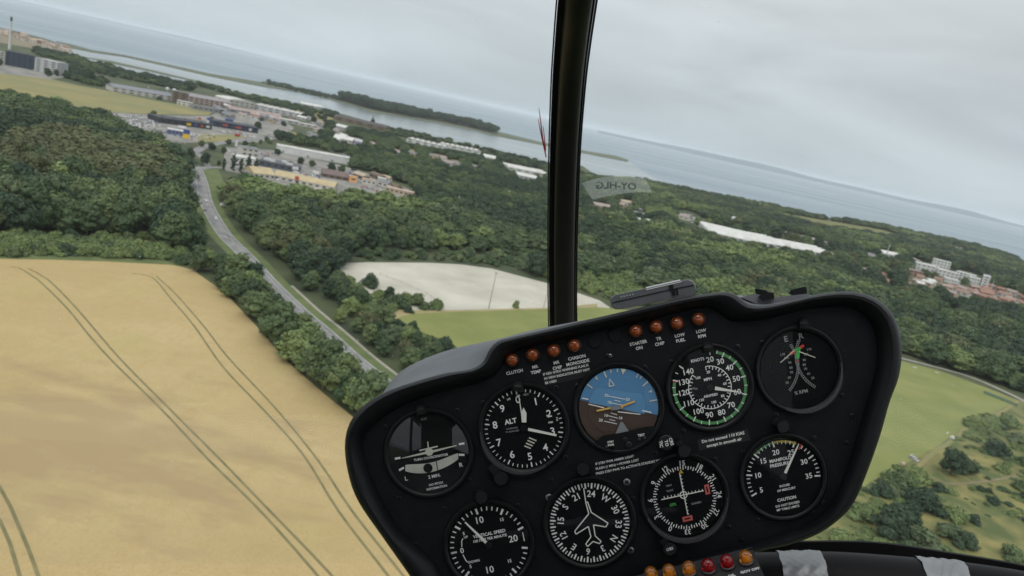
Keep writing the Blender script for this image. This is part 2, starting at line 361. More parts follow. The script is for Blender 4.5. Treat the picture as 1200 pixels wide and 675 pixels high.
strip('cycle_path', gp([(1050, 418.5), (1095, 430), (1140, 443), (1190, 465), (1215, 478)]), 5.0, 0.2, m_path)
strip('footpath', gp([(1085, 558), (1110, 567), (1140, 566), (1170, 562), (1200, 556), (1260, 545)]), 1.6, 0.2, m_dirt)
strip('footpath', gp([(1193, 470), (1172, 484), (1140, 498), (1118, 515), (1095, 530), (1070, 552), (1030, 575)]), 2.4, 0.18, m_dry)
# ---- tractor tramlines in the wheat
T = [[(22, 314), (44, 328), (78, 361), (105, 394), (133, 425), (189, 480), (244, 539), (300, 594), (367, 669), (440, 760)],
     [(33, 315), (56, 328), (89, 361), (139, 419), (194, 475), (255, 536), (311, 594), (386, 672), (462, 760)],
     [(155, 321), (178, 325), (200, 350), (228, 383), (261, 430), (311, 483), (355, 533), (397, 600), (462, 685), (500, 745)],
     [(183, 324), (205, 344), (239, 383), (267, 419), (322, 478), (372, 539), (413, 600), (480, 685), (520, 745)],
     [(-40, 520), (0, 572), (22, 617), (44, 673), (62, 740)], [(-40, 560), (0, 611), (20, 665), (40, 740)]]
for q in T: strip('tractor_track', gp(q), 0.85, 0.16, m_track)
for q in ([(0, 312), (22, 313.5), (33, 315)], [(33, 315), (60, 319), (105, 321), (155, 321), (200, 322), (232, 326)], [(0, 313), (60, 313.5), (130, 315), (183, 322)]):
    strip('tractor_track', gp(q), 0.6, 0.15, m_track2)

# =================================================================== TREES
def foliage_mat(name, stops, lo=0.66, hi=1.45):
    m = bpy.data.materials.new(name); m.use_nodes = True; t = m.node_tree; b = t.nodes['Principled BSDF']
    b.inputs['Roughness'].default_value = 0.75; b.inputs['Specular IOR Level'].default_value = 0.25
    oi = N(t, 'ShaderNodeObjectInfo'); r = N(t, 'ShaderNodeValToRGB'); rr = r.color_ramp
    rr.elements[0].color = (*stops[0], 1); rr.elements[1].color = (*stops[-1], 1)
    for i, s in enumerate(stops[1:-1]): e = rr.elements.new((i+1)/(len(stops)-1)); e.color = (*s, 1)
    t.links.new(oi.outputs['Random'], r.inputs[0])
    tcn = N(t, 'ShaderNodeTexCoord'); n = N(t, 'ShaderNodeTexNoise'); n.inputs['Scale'].default_value = 0.45; n.inputs['Detail'].default_value = 5; n.inputs['Roughness'].default_value = 0.7
    t.links.new(tcn.outputs['Object'], n.inputs[0])
    mr = N(t, 'ShaderNodeMapRange'); mr.inputs['From Min'].default_value = 0.3; mr.inputs['From Max'].default_value = 0.7; mr.inputs['To Min'].default_value = lo; mr.inputs['To Max'].default_value = hi
    t.links.new(n.outputs[0], mr.inputs[0])
    vm_ = N(t, 'ShaderNodeVectorMath', operation='SCALE'); t.links.new(r.outputs[0], vm_.inputs[0]); t.links.new(mr.outputs[0], vm_.inputs['Scale'])
    t.links.new(vm_.outputs[0], b.inputs['Base Color'])
    return m
m_fol = foliage_mat('leaves_green', [(0.037, 0.069, 0.033), (0.083, 0.122, 0.053), (0.030, 0.056, 0.033), (0.125, 0.163, 0.068), (0.055, 0.092, 0.044), (0.100, 0.128, 0.065)])
m_folb = foliage_mat('leaves_brownish', [(0.085, 0.102, 0.046), (0.106, 0.116, 0.056), (0.076, 0.096, 0.042)], 0.82, 1.2)
m_fold = foliage_mat('leaves_dark', [(0.027, 0.050, 0.030), (0.043, 0.070, 0.037), (0.034, 0.060, 0.037)])
m_foll = foliage_mat('leaves_light', [(0.131, 0.181, 0.069), (0.160, 0.206, 0.077), (0.110, 0.156, 0.062)])
m_bark = mat('bark', (0.10, 0.08, 0.06), 0.95, col2=(0.16, 0.14, 0.11), scale=2, coord='Object')

ICO = None
def ico(sub):
    bm = bmesh.new(); bmesh.ops.create_icosphere(bm, subdivisions=sub, radius=1)
    v = np.array([x.co[:] for x in bm.verts]); f = [tuple(q.index for q in p.verts) for p in bm.faces]; bm.free(); return v, f
IV, IF = ico(2)
def crown_mesh(name, mats, seed, H=16, Rr=5.5, base=0.16, lobes=16, cards=1700, cs=0.62, shape='round'):
    r = np.random.default_rng(seed); V = []; Fc = []; cnt = 0; L = []
    for i in range(lobes):
        u = (i+0.5)/lobes; zz = base+(1-base)*u
        if shape == 'round': prof = math.sin(math.pi*min(1, (u*0.86+0.10)))**0.7
        elif shape == 'cone': prof = (1-u)*0.95+0.12
        elif shape == 'slim': prof = math.sin(math.pi*(u*0.85+0.1))**0.5
        else: prof = math.sqrt(max(0.05, 1-u*u))
        a = i*2.399+r.uniform(-.4, .4); rad = Rr*prof*r.uniform(0.25, 0.75)
        lr = Rr*(0.30+0.22*r.random())*(0.75+0.35*prof) if shape in ('round', 'bush') else Rr*(0.4+0.2*r.random())*max(prof, 0.3)
        L.append((np.array([rad*math.cos(a), rad*math.sin(a), H*zz-lr*0.75*(u)]), lr))
    L.append((np.array([0, 0, H*(base+(1-base)*0.45)]), Rr*0.55))
    if shape in ('round',): L.append((np.array([r.uniform(-.5, .5), r.uniform(-.5, .5), H*0.78]), Rr*0.42))
    for c, lr in L:
        n = IV/np.linalg.norm(IV, axis=1)[:, None]
        d = 0.80+0.16*np.sin(n@r.normal(size=3)*4+r.random()*6)+0.10*np.sin(n@r.normal(size=3)*9)
        v = c+n*(lr*d*0.92)[:, None]*np.array([1, 1, 0.9]); v[:, 2] = np.maximum(v[:, 2], 0.3)
        V.append(v); Fc += [tuple(i+cnt for i in f) for f in IF]; cnt += len(v)
    # leaf sprays through the outer part of every lobe
    wts = np.array([l[1]**2 for l in L]); wts /= wts.sum(); idx = r.choice(len(L), cards, p=wts)
    for i in idx:
        c, lr = L[i]; n = r.normal(size=3); n[2] = abs(n[2])*0.9+n[2]*0.25; n /= np.linalg.norm(n)
        p = c+n*lr*r.uniform(0.78, 1.14); p[2] = max(p[2], 0.4)
        t = np.cross(n+r.normal(size=3)*0.35, r.normal(size=3)); t /= np.linalg.norm(t)
        nn = n+r.normal(size=3)*0.4; b = np.cross(nn, t); b /= np.linalg.norm(b); s = cs*r.uniform(0.5, 1.25)
        V.append(np.array([p-t*s, p-b*s*0.55, p+t*s, p+b*s*0.6+n*s*0.2])); Fc.append((cnt, cnt+1, cnt+2, cnt+3)); cnt += 4
    me = bpy.data.meshes.new(name); me.from_pydata(np.vstack(V).tolist(), [], Fc); me.materials.append(mats); me.update(); return me
def trunk_mesh(name, H, r0, seed):
    r = random.Random(seed); b = MB()
    b.tube([(0, 0, -0.3), (0.1, 0, H*0.25), (r.uniform(-.3, .3), r.uniform(-.3, .3), H*0.55), (r.uniform(-.4, .4), 0, H*0.8)], [r0*1.25, r0*0.9, r0*0.55, r0*0.15], 8)
    for i in range(5):
        a = i*1.3+r.random(); z = H*(0.22+0.09*i)
        b.tube([(0, 0, z), (math.cos(a)*H*0.12, math.sin(a)*H*0.12, z+H*0.08), (math.cos(a)*H*0.2, math.sin(a)*H*0.2, z+H*0.2)], [r0*0.5, r0*0.35, r0*0.1], 6)
    me = bpy.data.meshes.new(name); me.from_pydata([tuple(v) for v in b.v], [], b.f); me.materials.append(m_bark); me.update(); return me
PROT = {}   # kind -> (crown meshes, trunk mesh, nominal height)
def proto(kind, n, material, seed0, H, Rr, **k):
    PROT[kind] = ([crown_mesh('crown', material, seed0+i, H=H*(0.92+0.05*i), Rr=Rr*(1.06-0.05*i), **k) for i in range(n)], trunk_mesh('trunk', H, H*0.022, seed0), H)
proto('green', 4, m_fol, 10, 16, 6.4, cards=2000)
proto('brown', 2, m_folb, 30, 18, 7.2, cards=1700, cs=0.75)
proto('dark', 2, m_fold, 40, 16, 6.4, cards=2000)
proto('light', 2, m_foll, 50, 14, 5.2)
proto('bush', 2, m_fol, 60, 5, 3.6, base=0.02, lobes=11, cards=900, cs=0.42, shape='bush')
proto('lbush', 2, m_foll, 65, 4, 3.2, base=0.02, lobes=11, cards=800, cs=0.4, shape='bush')
proto('dbush', 1, m_fold, 68, 6, 4.2, base=0.02, lobes=12, cards=1000, cs=0.45, shape='bush')
proto('cypress', 1, m_fold, 70, 13, 2.1, base=0.03, lobes=14, cards=900, cs=0.4, shape='slim')
proto('pine', 2, m_fold, 75, 18, 3.8, base=0.12, lobes=16, cards=1200, cs=0.5, shape='cone')
PROTO_OBJ = {}
def tree(kind, x, y, h, label, group=None, cat='tree', name=None, z=0, wide=1.0, var=None):
    cr, tr, H = PROT[kind]; s = h/H
    nm = name or {'bush': 'bush', 'lbush': 'bush', 'dbush': 'bush', 'cypress': 'cypress_tree', 'pine': 'pine_tree'}.get(kind, 'broadleaf_tree')
    e = empty(nm, (x, y, z), random.uniform(0, 6.28)); tag(e, label, cat, group)
    vi = random.randrange(len(cr)) if var is None else var
    c = bpy.data.objects.new('crown', cr[vi]); C.objects.link(c); c.parent = e; c.scale = (s*wide, s*wide, s)
    t = bpy.data.objects.new('stem' if 'bush' in kind else 'trunk', tr); C.objects.link(t); t.parent = e; t.scale = (s, s, s)
    PROTO_OBJ.setdefault((kind, vi), c)
    return e
# =================================================================== BUILDINGS
COL = {}
def bm_(name, col, rough=0.8, col2=None, scale=0.15, **k):
    if name not in COL: COL[name] = mat(name, col, rough, col2=col2 or tuple(c*0.82 for c in col), scale=scale, coord='Object', detail=5, **k)
    return COL[name]
WHITE = bm_('white_cladding', (0.56, 0.57, 0.56)); OFFW = bm_('offwhite_render', (0.52, 0.50, 0.46)); PALE = bm_('pale_grey_cladding', (0.42, 0.43, 0.44))
GREY = bm_('grey_cladding', (0.24, 0.25, 0.26)); DARK = bm_('dark_cladding', (0.035, 0.04, 0.05)); DBLUE = bm_('dark_blue_cladding', (0.03, 0.045, 0.085))
YEL = bm_('straw_yellow_roof', (0.47, 0.385, 0.23)); BRICK = bm_('red_brick', (0.25, 0.15, 0.115)); TILE = bm_('red_tiles', (0.29, 0.165, 0.125)); BROWN = bm_('brown_timber', (0.15, 0.11, 0.08))
PINK = bm_('pinkish_roof', (0.34, 0.27, 0.25)); ROOFG = bm_('grey_roof', (0.20, 0.20, 0.21)); ROOFW = bm_('white_roof', (0.60, 0.60, 0.575), col2=(0.46, 0.46, 0.44), scale=0.08); SAND = bm_('sand_render', (0.42, 0.34, 0.25))
RED = bm_('red_sign', (0.42, 0.08, 0.06)); BLUE = bm_('blue_sign', (0.05, 0.09, 0.28)); YSIGN = bm_('yellow_sign', (0.75, 0.50, 0.03)); ORANGE = bm_('orange_cladding', (0.72, 0.38, 0.16))
m_win = mat('window_glass', (0.02, 0.025, 0.03), 0.15)
FOOT = []; BASE = []     # (polygon in frame coordinates) kept clear of trees
def building(a, b, depth, h, wallm, roofm, label, roof='flat', name='warehouse', cat='warehouse', windows=0, doors=0, group=None, extra=(), rh=None, stripes=0, z=0, clear=True):
    """a, b: ground positions of the front wall's ends; depth runs away from the viewer"""
    A, B = G(*a), G(*b); u = (B-A); Lr = u.length; u.normalize(); n = Vector((-u.y, u.x, 0))
    if n.dot(A) < 0: n = -n
    e = empty(name, (A+B)/2, math.atan2(u.y, u.x)); tag(e, label, cat, group)
    s = 1 if Vector((-u.y, u.x, 0)).dot(n) > 0 else -1; D = depth*s; x0, x1 = -Lr/2, Lr/2
    MB().prism([(x0, 0), (x1, 0), (x1, D), (x0, D)] if s > 0 else [(x0, D), (x1, D), (x1, 0), (x0, 0)], -0.5, h).build('wall', wallm, e)
    r = MB(); o = 0.4; ya, yb = (-o*s, D+o*s)
    if roof == 'flat':
        r.box(((x0+x1)/2, D/2, h+0.25), (Lr+0.6, abs(D)+0.6, 0.5))
        for i in range(max(1, int(Lr/18))):
            r.box((x0+Lr*(i+0.5)/max(1, int(Lr/18)), D*(0.35+0.3*((i*7) % 3)/2), h+0.9), (2.2, 2.0, 0.9))
    elif roof in ('gable', 'multi'):
        k = 1 if roof == 'gable' else max(2, int(abs(D)/14)); rr = rh or min(abs(D)/k*0.28, 5)
        for i in range(k):
            y0 = ya+(yb-ya)*i/k; y1 = ya+(yb-ya)*(i+1)/k
            r.add([(x0-o, y0, h), (x1+o, y0, h), (x1+o, (y0+y1)/2, h+rr), (x0-o, (y0+y1)/2, h+rr), (x0-o, y1, h), (x1+o, y1, h)], [(0, 1, 2, 3), (3, 2, 5, 4), (0, 3, 4), (1, 5, 2), (0, 4, 5, 1)])
    elif roof == 'cross':      # saw-tooth bays side by side along the length
        k = max(3, int(Lr/11)); rr = rh or 3
        for i in range(k):
            xa = x0+(x1-x0)*i/k; xb = x0+(x1-x0)*(i+1)/k
            r.add([(xa, ya, h), (xb, ya, h), ((xa+xb)/2, ya, h+rr), (xa, yb, h), (xb, yb, h), ((xa+xb)/2, yb, h+rr)], [(0, 1, 2), (3, 5, 4), (0, 2, 5, 3), (1, 4, 5, 2), (0, 3, 4, 1)])
    elif roof == 'arch':
        k = 8; rr = rh or 4; pv_ = []
        for i in range(k+1):
            t = math.pi*i/k; pv_.append((x0-o+(Lr+2*o)*(0.5-0.5*math.cos(t)), h+rr*math.sin(t)))
        v = [(x, ya, zz) for x, zz in pv_]+[(x, yb, zz) for x, zz in pv_]
        r.add(v, [(i, i+1, k+2+i, k+1+i) for i in range(k)]+[tuple(range(k+1))[::-1], tuple(range(k+1, 2*k+2))])
    r.build('roof', roofm, e)
    fy = -0.08*s
    for i in range(windows):
        cx = x0+Lr*(i+0.5)/windows
        for fl in range(max(1, int(h/4))):
            MB().box((cx, fy, h*(fl+0.55)/max(1, int(h/4))), (Lr/windows*0.5, 0.16, min(1.5, h*0.35))).build('window', m_win, e)
    for i in range(doors):
        MB().box((x0+Lr*(i+0.25)/doors, fy*1.5, 1.6), (3.0, 0.2, 3.2)).build('door', GREY, e)
    for (dx, z0, wd, hh, mm, nm) in extra:
        MB().box((x0+Lr*dx, -0.3*s, z0+hh/2), (wd, 0.5, hh)).build(nm, mm, e)
    if clear:
        pa = proj(A.x, A.y, -1); pb = proj(B.x, B.y, -1); Q = [A+n*depth, B+n*depth]; pc = proj(Q[0].x, Q[0].y, h+2); pd = proj(Q[1].x, Q[1].y, h+2)
        BASE.append([(pa[0]-3, pa[1]+0.8), proj(Q[0].x, Q[0].y, 0)[:2], proj(Q[1].x, Q[1].y, 0)[:2], (pb[0]+3, pb[1]+0.8)])
        right = 640 < a[0] < 1000; k0 = h*(0.6 if right else 0.35); qa, qb = proj(A.x, A.y, k0), proj(B.x, B.y, k0)
        FOOT.append([(qa[0]-1, qa[1]), (pc[0]-1, pc[1]-0.5), (pd[0]+1, pd[1]-0.5), (qb[0]+1, qb[1])])
    return e
# harbour works, far left
building((6, 76), (38, 82), 38, 25, DBLUE, DARK, 'dark blue windowless industrial block beside the tall chimney', name='industrial_block', cat='building', windows=5)
building((40, 83), (66, 89), 30, 24, PALE, PALE, 'pale grey ribbed block right of the dark blue industrial block', name='industrial_block', cat='building', windows=3)
building((-22, 72), (5, 76), 40, 22, OFFW, PALE, 'off white works hall at the left edge below the chimney', name='industrial_block', cat='building', windows=4)
p = G(11, 58)
ch = empty('chimney_stack', p); tag(ch, 'tall slim pale factory chimney with a dark top', 'chimney')
b = MB(); b.tube([(0, 0, 0), (0, 0, 30), (0, 0, 66)], [3.3, 2.6, 2.0], 16); b.build('shaft', WHITE, ch)
b = MB(); b.tube([(0, 0, 66), (0, 0, 76)], [2.3, 2.3], 16); b.build('cap', DARK, ch)
# long plant below the dry meadow's far edge
building((131, 107), (202, 118.5), 34, 8, OFFW, bm_('bluegrey_roof', (0.22, 0.23, 0.26)), 'long low hall with blue grey roof beyond the dry meadow', roof='gable', windows=8, rh=5)
building((201, 119), (219, 122.5), 22, 20, BROWN, ROOFG, 'tall brown block with two white tanks at the end of the long hall', name='plant_building', cat='building', windows=2)
building((207, 122.5), (224, 126), 10, 8, OFFW, WHITE, 'low white annex in front of the tall brown block', name='annex', cat='building', windows=3)
for i, (x, y) in enumerate(((195, 116), (203, 117.5))):
    p = G(x, y); b = MB(); b.lathe([(0, 22), (2.2, 21.5), (3.2, 20), (3.4, 18), (2.2, 16), (1.0, 15), (1.0, 0)], p, (0, 0, 1), 16); t_ = b.build('storage_tank', WHITE, smooth=True)
    tag(t_, ('white globe tank on a stem left of the tall brown block', 'white globe tank on a stem touching the tall brown block')[i], 'tank')
building((221, 120), (268, 128), 40, 12, PINK, bm_('mauve_roof', (0.28, 0.26, 0.27)), 'long pinkish hall right of the brown block', roof='gable', windows=8)
building((226, 128), (262, 134), 18, 7, GREY, ROOFG, 'low dark grey hall behind the end of the dry meadow', windows=6)
building((268, 123), (298, 127.5), 50, 11, OFFW, ROOFW, 'hall with a white arched roof near the harbour', roof='arch', windows=5)
building((297, 127), (352, 139), 46, 9, PALE, ROOFW, 'hall with many white saw tooth roof bays near the harbour', roof='cross', windows=7)
building((268, 131), (330, 141), 20, 6, GREY, PINK, 'low grey shed row in front of the arched hall', roof='gable', windows=6)
building((318, 141), (352, 147), 26, 6, PALE, ROOFW, 'flat white roofed store behind the sandy lot', windows=4)
building((350, 147), (373, 151), 18, 5, OFFW, ROOFW, 'small white roofed store at the end of the sandy lot', windows=3)
building((352, 124), (378, 129), 26, 7, PALE, ROOFW, 'pale boat shed on the fjord shore', roof='gable', windows=3)
# car dealer and stores
building((186, 144), (248, 152), 34, 7, DARK, bm_('charcoal_roof', (0.055, 0.06, 0.075)), 'long charcoal store behind the car lot', windows=8, extra=[(0.55, 2, 6, 3, YSIGN, 'sign'), (0.68, 2, 4, 4, BLUE, 'sign'), (0.8, 2, 4, 3, RED, 'sign'), (0.92, 2, 5, 3, WHITE, 'sign')])
building((250, 148), (302, 156.5), 34, 8, DBLUE, bm_('charcoal_roof', (0.055, 0.06, 0.075)), 'charcoal store with red and white signs near the junction', windows=7, extra=[(0.25, 3, 7, 3, RED, 'sign'), (0.55, 3, 9, 2.4, RED, 'sign'), (0.82, 2, 4, 4, WHITE, 'sign')])
building((196, 157), (214, 160), 16, 6, bm_('royal_blue', (0.12, 0.15, 0.27)), ROOFW, 'small blue and white showroom on the car lot', name='showroom', cat='showroom', windows=4)
building((268, 137), (274, 138.2), 6, 4.5, RED, RED, 'red fronted kiosk store behind the charcoal stores', name='store', cat='shop', windows=2)
building((293, 139), (306, 141.5), 8, 6, WHITE, RED, 'little white store with red roof behind the charcoal stores', name='store', cat='shop', windows=2)
building((264, 143), (273, 144.6), 7, 5, BLUE, BLUE, 'blue fronted store between the charcoal stores', name='store', cat='shop', windows=2)
def pylon(px, py, h, w_, cols, label):
    p = G(px, py); e = empty('sign_pylon', p, 0.4); tag(e, label, 'sign')
    MB().box((0, 0, h*0.25), (0.5, 0.5, h*0.5)).build('post', PALE, e)
    for i, c_ in enumerate(cols):
        MB().box((0, 0, h*0.4+h*0.6*(i+0.5)/len(cols)), (w_, 0.7, h*0.6/len(cols)-0.05)).build('sign_panel', c_, e)
pylon(217, 169, 17, 7, [YSIGN, BLUE], 'tall advertising pylon blue above yellow beside the car lot')
pylon(276, 176, 12, 3, [WHITE], 'slim white pylon at the road junction')
pylon(233, 147, 12, 3.5, [YSIGN, RED], 'red and yellow pylon between charcoal stores')
pylon(243, 148, 13, 3.5, [WHITE, BLUE], 'blue and white pylon between charcoal stores')
# junction: white building with drums, the dark car hall, the yellow roofed supermarket
building((275, 196), (300, 199.5), 20, 11, WHITE, ROOFW, 'white two storey building behind the five cypress trees', name='office_building', cat='building', windows=5)
building((282, 187), (302, 189.5), 14, 14, OFFW, GREY, 'off white stair tower behind the white two storey building', name='office_building', cat='building', windows=3)
building((303, 194), (350, 203), 30, 6, bm_('slate_cladding', (0.07, 0.08, 0.10)), bm_('slate_roof', (0.10, 0.11, 0.13)), 'dark slate hall with white roof boxes behind the yellow roof', windows=6)
for i, (x, y) in enumerate(((312, 190), (318, 192), (332, 193), (338, 196), (345, 201), (345, 206))):
    p = G(x, y+4, 0); t_ = MB().box((p.x, p.y, 7.2), (7-(i % 3), 5, 2.6), 0.5).build('roof_unit', WHITE); tag(t_, 'white ventilation box on the dark slate hall roof', 'roof unit', 'white boxes on the dark hall')
building((324, 178), (410, 193.5), 22, 8.5, WHITE, ROOFW, 'very long white warehouse behind the retail yard', windows=0, doors=3)
building((297, 208), (322, 210.5), 24, 4.5, OFFW, YEL, 'short yellow roofed supermarket wing with white end', roof='gable', name='supermarket', cat='shop', windows=4)
building((320, 210), (391, 224.5), 26, 4.5, OFFW, YEL, 'long yellow roofed supermarket beside the paved forecourt', roof='gable', name='supermarket', cat='shop', windows=9, extra=[(0.38, 4, 4, 4, RED, 'sign')], rh=4)
building((377, 207), (408, 212.5), 20, 4, BROWN, bm_('brown_roof', (0.16, 0.12, 0.11)), 'low brown shed row behind the supermarket yard', roof='gable', name='shed', cat='shed', windows=4)
building((409, 213), (418, 214.5), 8, 6.5, ORANGE, bm_('light_orange_roof', (0.60, 0.42, 0.28)), 'orange cube kiosk at the end of the brown shed row', name='kiosk', cat='kiosk', windows=1)
building((424, 215), (440, 218), 10, 5.5, OFFW, SAND, 'white kiosk with sand coloured roof in the retail yard', name='kiosk', cat='kiosk', windows=3)
building((442, 213), (452, 215), 9, 5, PALE, ROOFW, 'small white hut behind the sand roofed kiosk', name='hut', cat='hut', windows=1)
building((451, 224), (483, 231.5), 12, 5, SAND, bm_('sand_roof', (0.48, 0.38, 0.30)), 'sand coloured row at the far end of the retail yard', name='store', cat='shop', windows=6)
# town between the woods
rows = [((391, 140), (452, 154), 40, 9, BROWN, bm_('umber_roof', (0.085, 0.075, 0.075)), 'very long umber roofed works on the fjord shore', 'multi'),
        ((392, 150), (404, 153), 16, 6, PALE, ROOFW, 'small pale roofed hall before the umber works', 'gable'),
        ((390, 164), (412, 169), 22, 6, OFFW, ROOFW, 'white roofed hall among trees left of the bluish gable', 'gable'),
        ((410, 168), (424, 171), 14, 6.5, bm_('lilac_cladding', (0.36, 0.36, 0.48)), PALE, 'bluish gabled hall among the trees', 'gable'),
        ((476, 166), (520, 176), 34, 8, WHITE, ROOFW, 'long white hall nearest the shore trees', 'cross'),
        ((518, 172), (563, 181), 30, 7, WHITE, ROOFW, 'long white hall continuing the row of white bays', 'cross'),
        ((566, 186), (580, 189), 20, 6, WHITE, ROOFW, 'small white hall right of the long white bays', 'gable'),
        ((594, 199), (640, 208), 42, 7, WHITE, ROOFW, 'broad white roofed halls just left of the window post', 'multi'),
        ((604, 208), (628, 213), 16, 6, PALE, ROOFW, 'pale hall before the broad white halls', 'gable')]
for a, b_, d_, h_, wm, rm, lb, rf in rows: building(a, b_, d_, h_, wm, rm, lb, roof=rf, windows=5)
# right of the window post
for i, (x, y) in enumerate(((725, 259), (740, 260), (756, 263), (785, 270))):
    building((x, y), (x+(9 if i < 3 else 15), y+2.2), 9, 6, WHITE, ROOFW if i != 1 else PALE, ('white gabled house nearest the window post in the woods', 'grey roofed white house second in the woodland row', 'white gabled house third in the woodland row', 'larger white flat roofed house at the right of the woodland row')[i], roof='gable' if i < 3 else 'flat', name='house', cat='house', windows=2)
building((695, 245), (716, 249), 14, 7, SAND, PINK, 'sand coloured villa seen through the registration sticker', roof='gable', name='house', cat='house', windows=3)
building((728, 240), (745, 243), 12, 6, OFFW, SAND, 'cream house right of the sand coloured villa', roof='gable', name='house', cat='house', windows=3)
building((828, 277), (880, 289), 105, 8, WHITE, ROOFW, 'big white factory hall with ridged roof, left part', roof='multi', windows=6)
building((880, 288), (932, 297), 85, 8, WHITE, ROOFW, 'big white factory hall with ridged roof, middle part', roof='multi', windows=6)
building((925, 296), (980, 306), 62, 8, WHITE, ROOFW, 'white factory hall at the right end of the ridged roofs', roof='multi', windows=6)
building((891, 270), (925, 278), 34, 6, PINK, bm_('greypink_roof', (0.36, 0.33, 0.32)), 'long pinkish grey works behind the white factory', windows=5)
building((922, 278), (970, 288), 34, 6, PINK, bm_('greypink_roof', (0.36, 0.33, 0.32)), 'lower pinkish grey works ending near a brown shed', windows=5)
building((968, 290), (980, 293), 12, 6, BRICK, BROWN, 'little brown shed at the end of the pinkish works', roof='gable', name='shed', cat='shed', windows=1)
p = G(857, 266); b = MB(); b.lathe([(0, 20), (3, 19.5), (4.6, 17.5), (5, 15), (4, 12.5), (1.6, 10.5), (1.3, 0)], p, (0, 0, 1), 20); tag(b.build('water_tower', WHITE, smooth=True), 'white domed water tower behind the factory roofs', 'water tower')
building((1033, 303), (1052, 307), 18, 11, WHITE, ROOFW, 'white gabled hall beside a slim mast', roof='gable', windows=3)
building((1012, 302), (1030, 306), 16, 6, SAND, ROOFG, 'low sand coloured hall left of the mast', roof='gable', windows=3)
building((1056, 304), (1066, 309), 20, 9, PALE, PINK, 'pale hall between the mast and the hospital blocks', windows=2)
building((1064, 322), (1080, 325.5), 18, 9, BRICK, PINK, 'brick block at the left end of the hospital', name='hospital_block', cat='building', windows=3)
hb = [((1073, 315), (1100, 321), 26, 14), ((1092, 312), (1112, 317), 22, 19), ((1098, 322), (1122, 328), 22, 13), ((1107, 330), (1124, 334), 16, 8), ((1118, 325), (1140, 331), 22, 15), ((1134, 331), (1150, 335), 20, 13)]
hl = ['white hospital block at the left of the complex', 'tallest white hospital block at the back', 'white hospital block in the middle foreground', 'low white hospital pavilion in front', 'white hospital block right of the middle', 'white hospital block at the right end']
for (a, b_, d_, h_), lb in zip(hb, hl): building(a, b_, d_, h_*0.8, WHITE, ROOFW, lb, name='hospital_block', cat='building', windows=5)
building((1148, 337), (1156, 339), 10, 21, WHITE, PALE, 'white church like tower among the red roofs', roof='gable', name='tower', cat='tower', windows=1)
for (x, y, h, lb) in ((1036, 307, 34, 'slim white mast beside the white gabled hall'), (1146, 339, 30, 'dark slim chimney left of the white tower'), (1161, 340, 16, 'short pale chimney right of the white tower')):
    p = G(x, y); b = MB(); b.tube([(0, 0, 0), (0, 0, h*0.5), (0, 0, h)], [1.2, 0.9, 0.5], 8); o = b.build('mast', WHITE if 'white mast' in lb else (BROWN if 'dark' in lb else PALE), loc=p); tag(o, lb, 'mast')
for (a, b_, lb) in (((1112, 290), (1122, 292), 'white beach house left of the coastal pair'), ((1124, 292), (1137, 295), 'white beach house right of the coastal pair'), ((1194, 309), (1206, 312), 'white coastal house at the right edge')):
    building(a, b_, 10, 6, WHITE, ROOFW, lb, roof='flat', name='house', cat='house', windows=2)
# red roofed town, right
r_ = random.Random(4)
def houses(P, n, wall_c, roof_c, label, group, wl=(10, 18), h=(4.5, 7), mind=5):
    xs = [p[0] for p in P]; ys = [p[1] for p in P]; placed = []; k = 0
    while len(placed) < n and k < 4000:
        k += 1; x = r_.uniform(min(xs), max(xs)); y = r_.uniform(min(ys), max(ys))
        if not inpoly(x, y, P) or any(abs(x-a)+2.0*abs(y-b) < mind for a, b in placed): continue
        placed.append((x, y)); q = G(x, y); sc_ = F/proj(q.x, q.y)[2]; L_ = r_.uniform(*wl)*sc_
        i = r_.randrange(len(wall_c)); j = r_.randrange(len(roof_c))
        building((x-L_/2, y-L_*0.12), (x+L_/2, y+L_*(0.12+r_.uniform(-.05, .2))), r_.uniform(8, 11), r_.uniform(*h), wall_c[i], roof_c[j], label, roof='gable', name='house', cat='house', windows=2, group=group)
houses([(1140, 340), (1160, 336), (1205, 352), (1205, 362), (1170, 355), (1145, 350)], 26, [BRICK, OFFW, BRICK], [TILE, TILE, PINK], 'red tiled house in the dense town right of the hospital', 'red roofed houses of the town', mind=4.5)
houses([(1068, 326), (1090, 328), (1110, 336), (1140, 344), (1130, 350), (1095, 342), (1070, 334)], 12, [OFFW, BRICK, SAND], [TILE, PINK, ROOFW], 'tiled house among the trees below the hospital', 'houses below the hospital', mind=7)
houses([(1002, 318), (1030, 318), (1062, 330), (1040, 334), (1010, 326)], 5, [OFFW, SAND], [PINK, TILE], 'house half hidden in the trees left of the hospital', 'houses left of the hospital', mind=9)
houses([(-10, 35), (20, 40), (50, 48), (78, 56), (78, 61), (50, 54), (0, 42)], 22, [OFFW, SAND, BRICK], [TILE, PINK, SAND], 'tiny tiled house on the coast at the left horizon', 'coastal houses at the left horizon', wl=(16, 30), h=(6, 10), mind=4)
houses([(395, 155), (430, 162), (470, 176), (560, 196), (590, 205), (560, 200), (500, 192), (450, 182), (400, 168)], 9, [OFFW, SAND, PALE], [ROOFG, ROOFG, TILE, PINK], 'house scattered in the trees between the retail yard and the white bays', 'houses in the trees by the fjord', mind=11)
houses([(690, 235), (780, 250), (830, 262), (820, 275), (760, 262), (700, 256)], 6, [OFFW, SAND, PALE], [ROOFG, ROOFG, PINK], 'house half hidden in the woods right of the window post', 'houses in the woods right of the window post', mind=13)

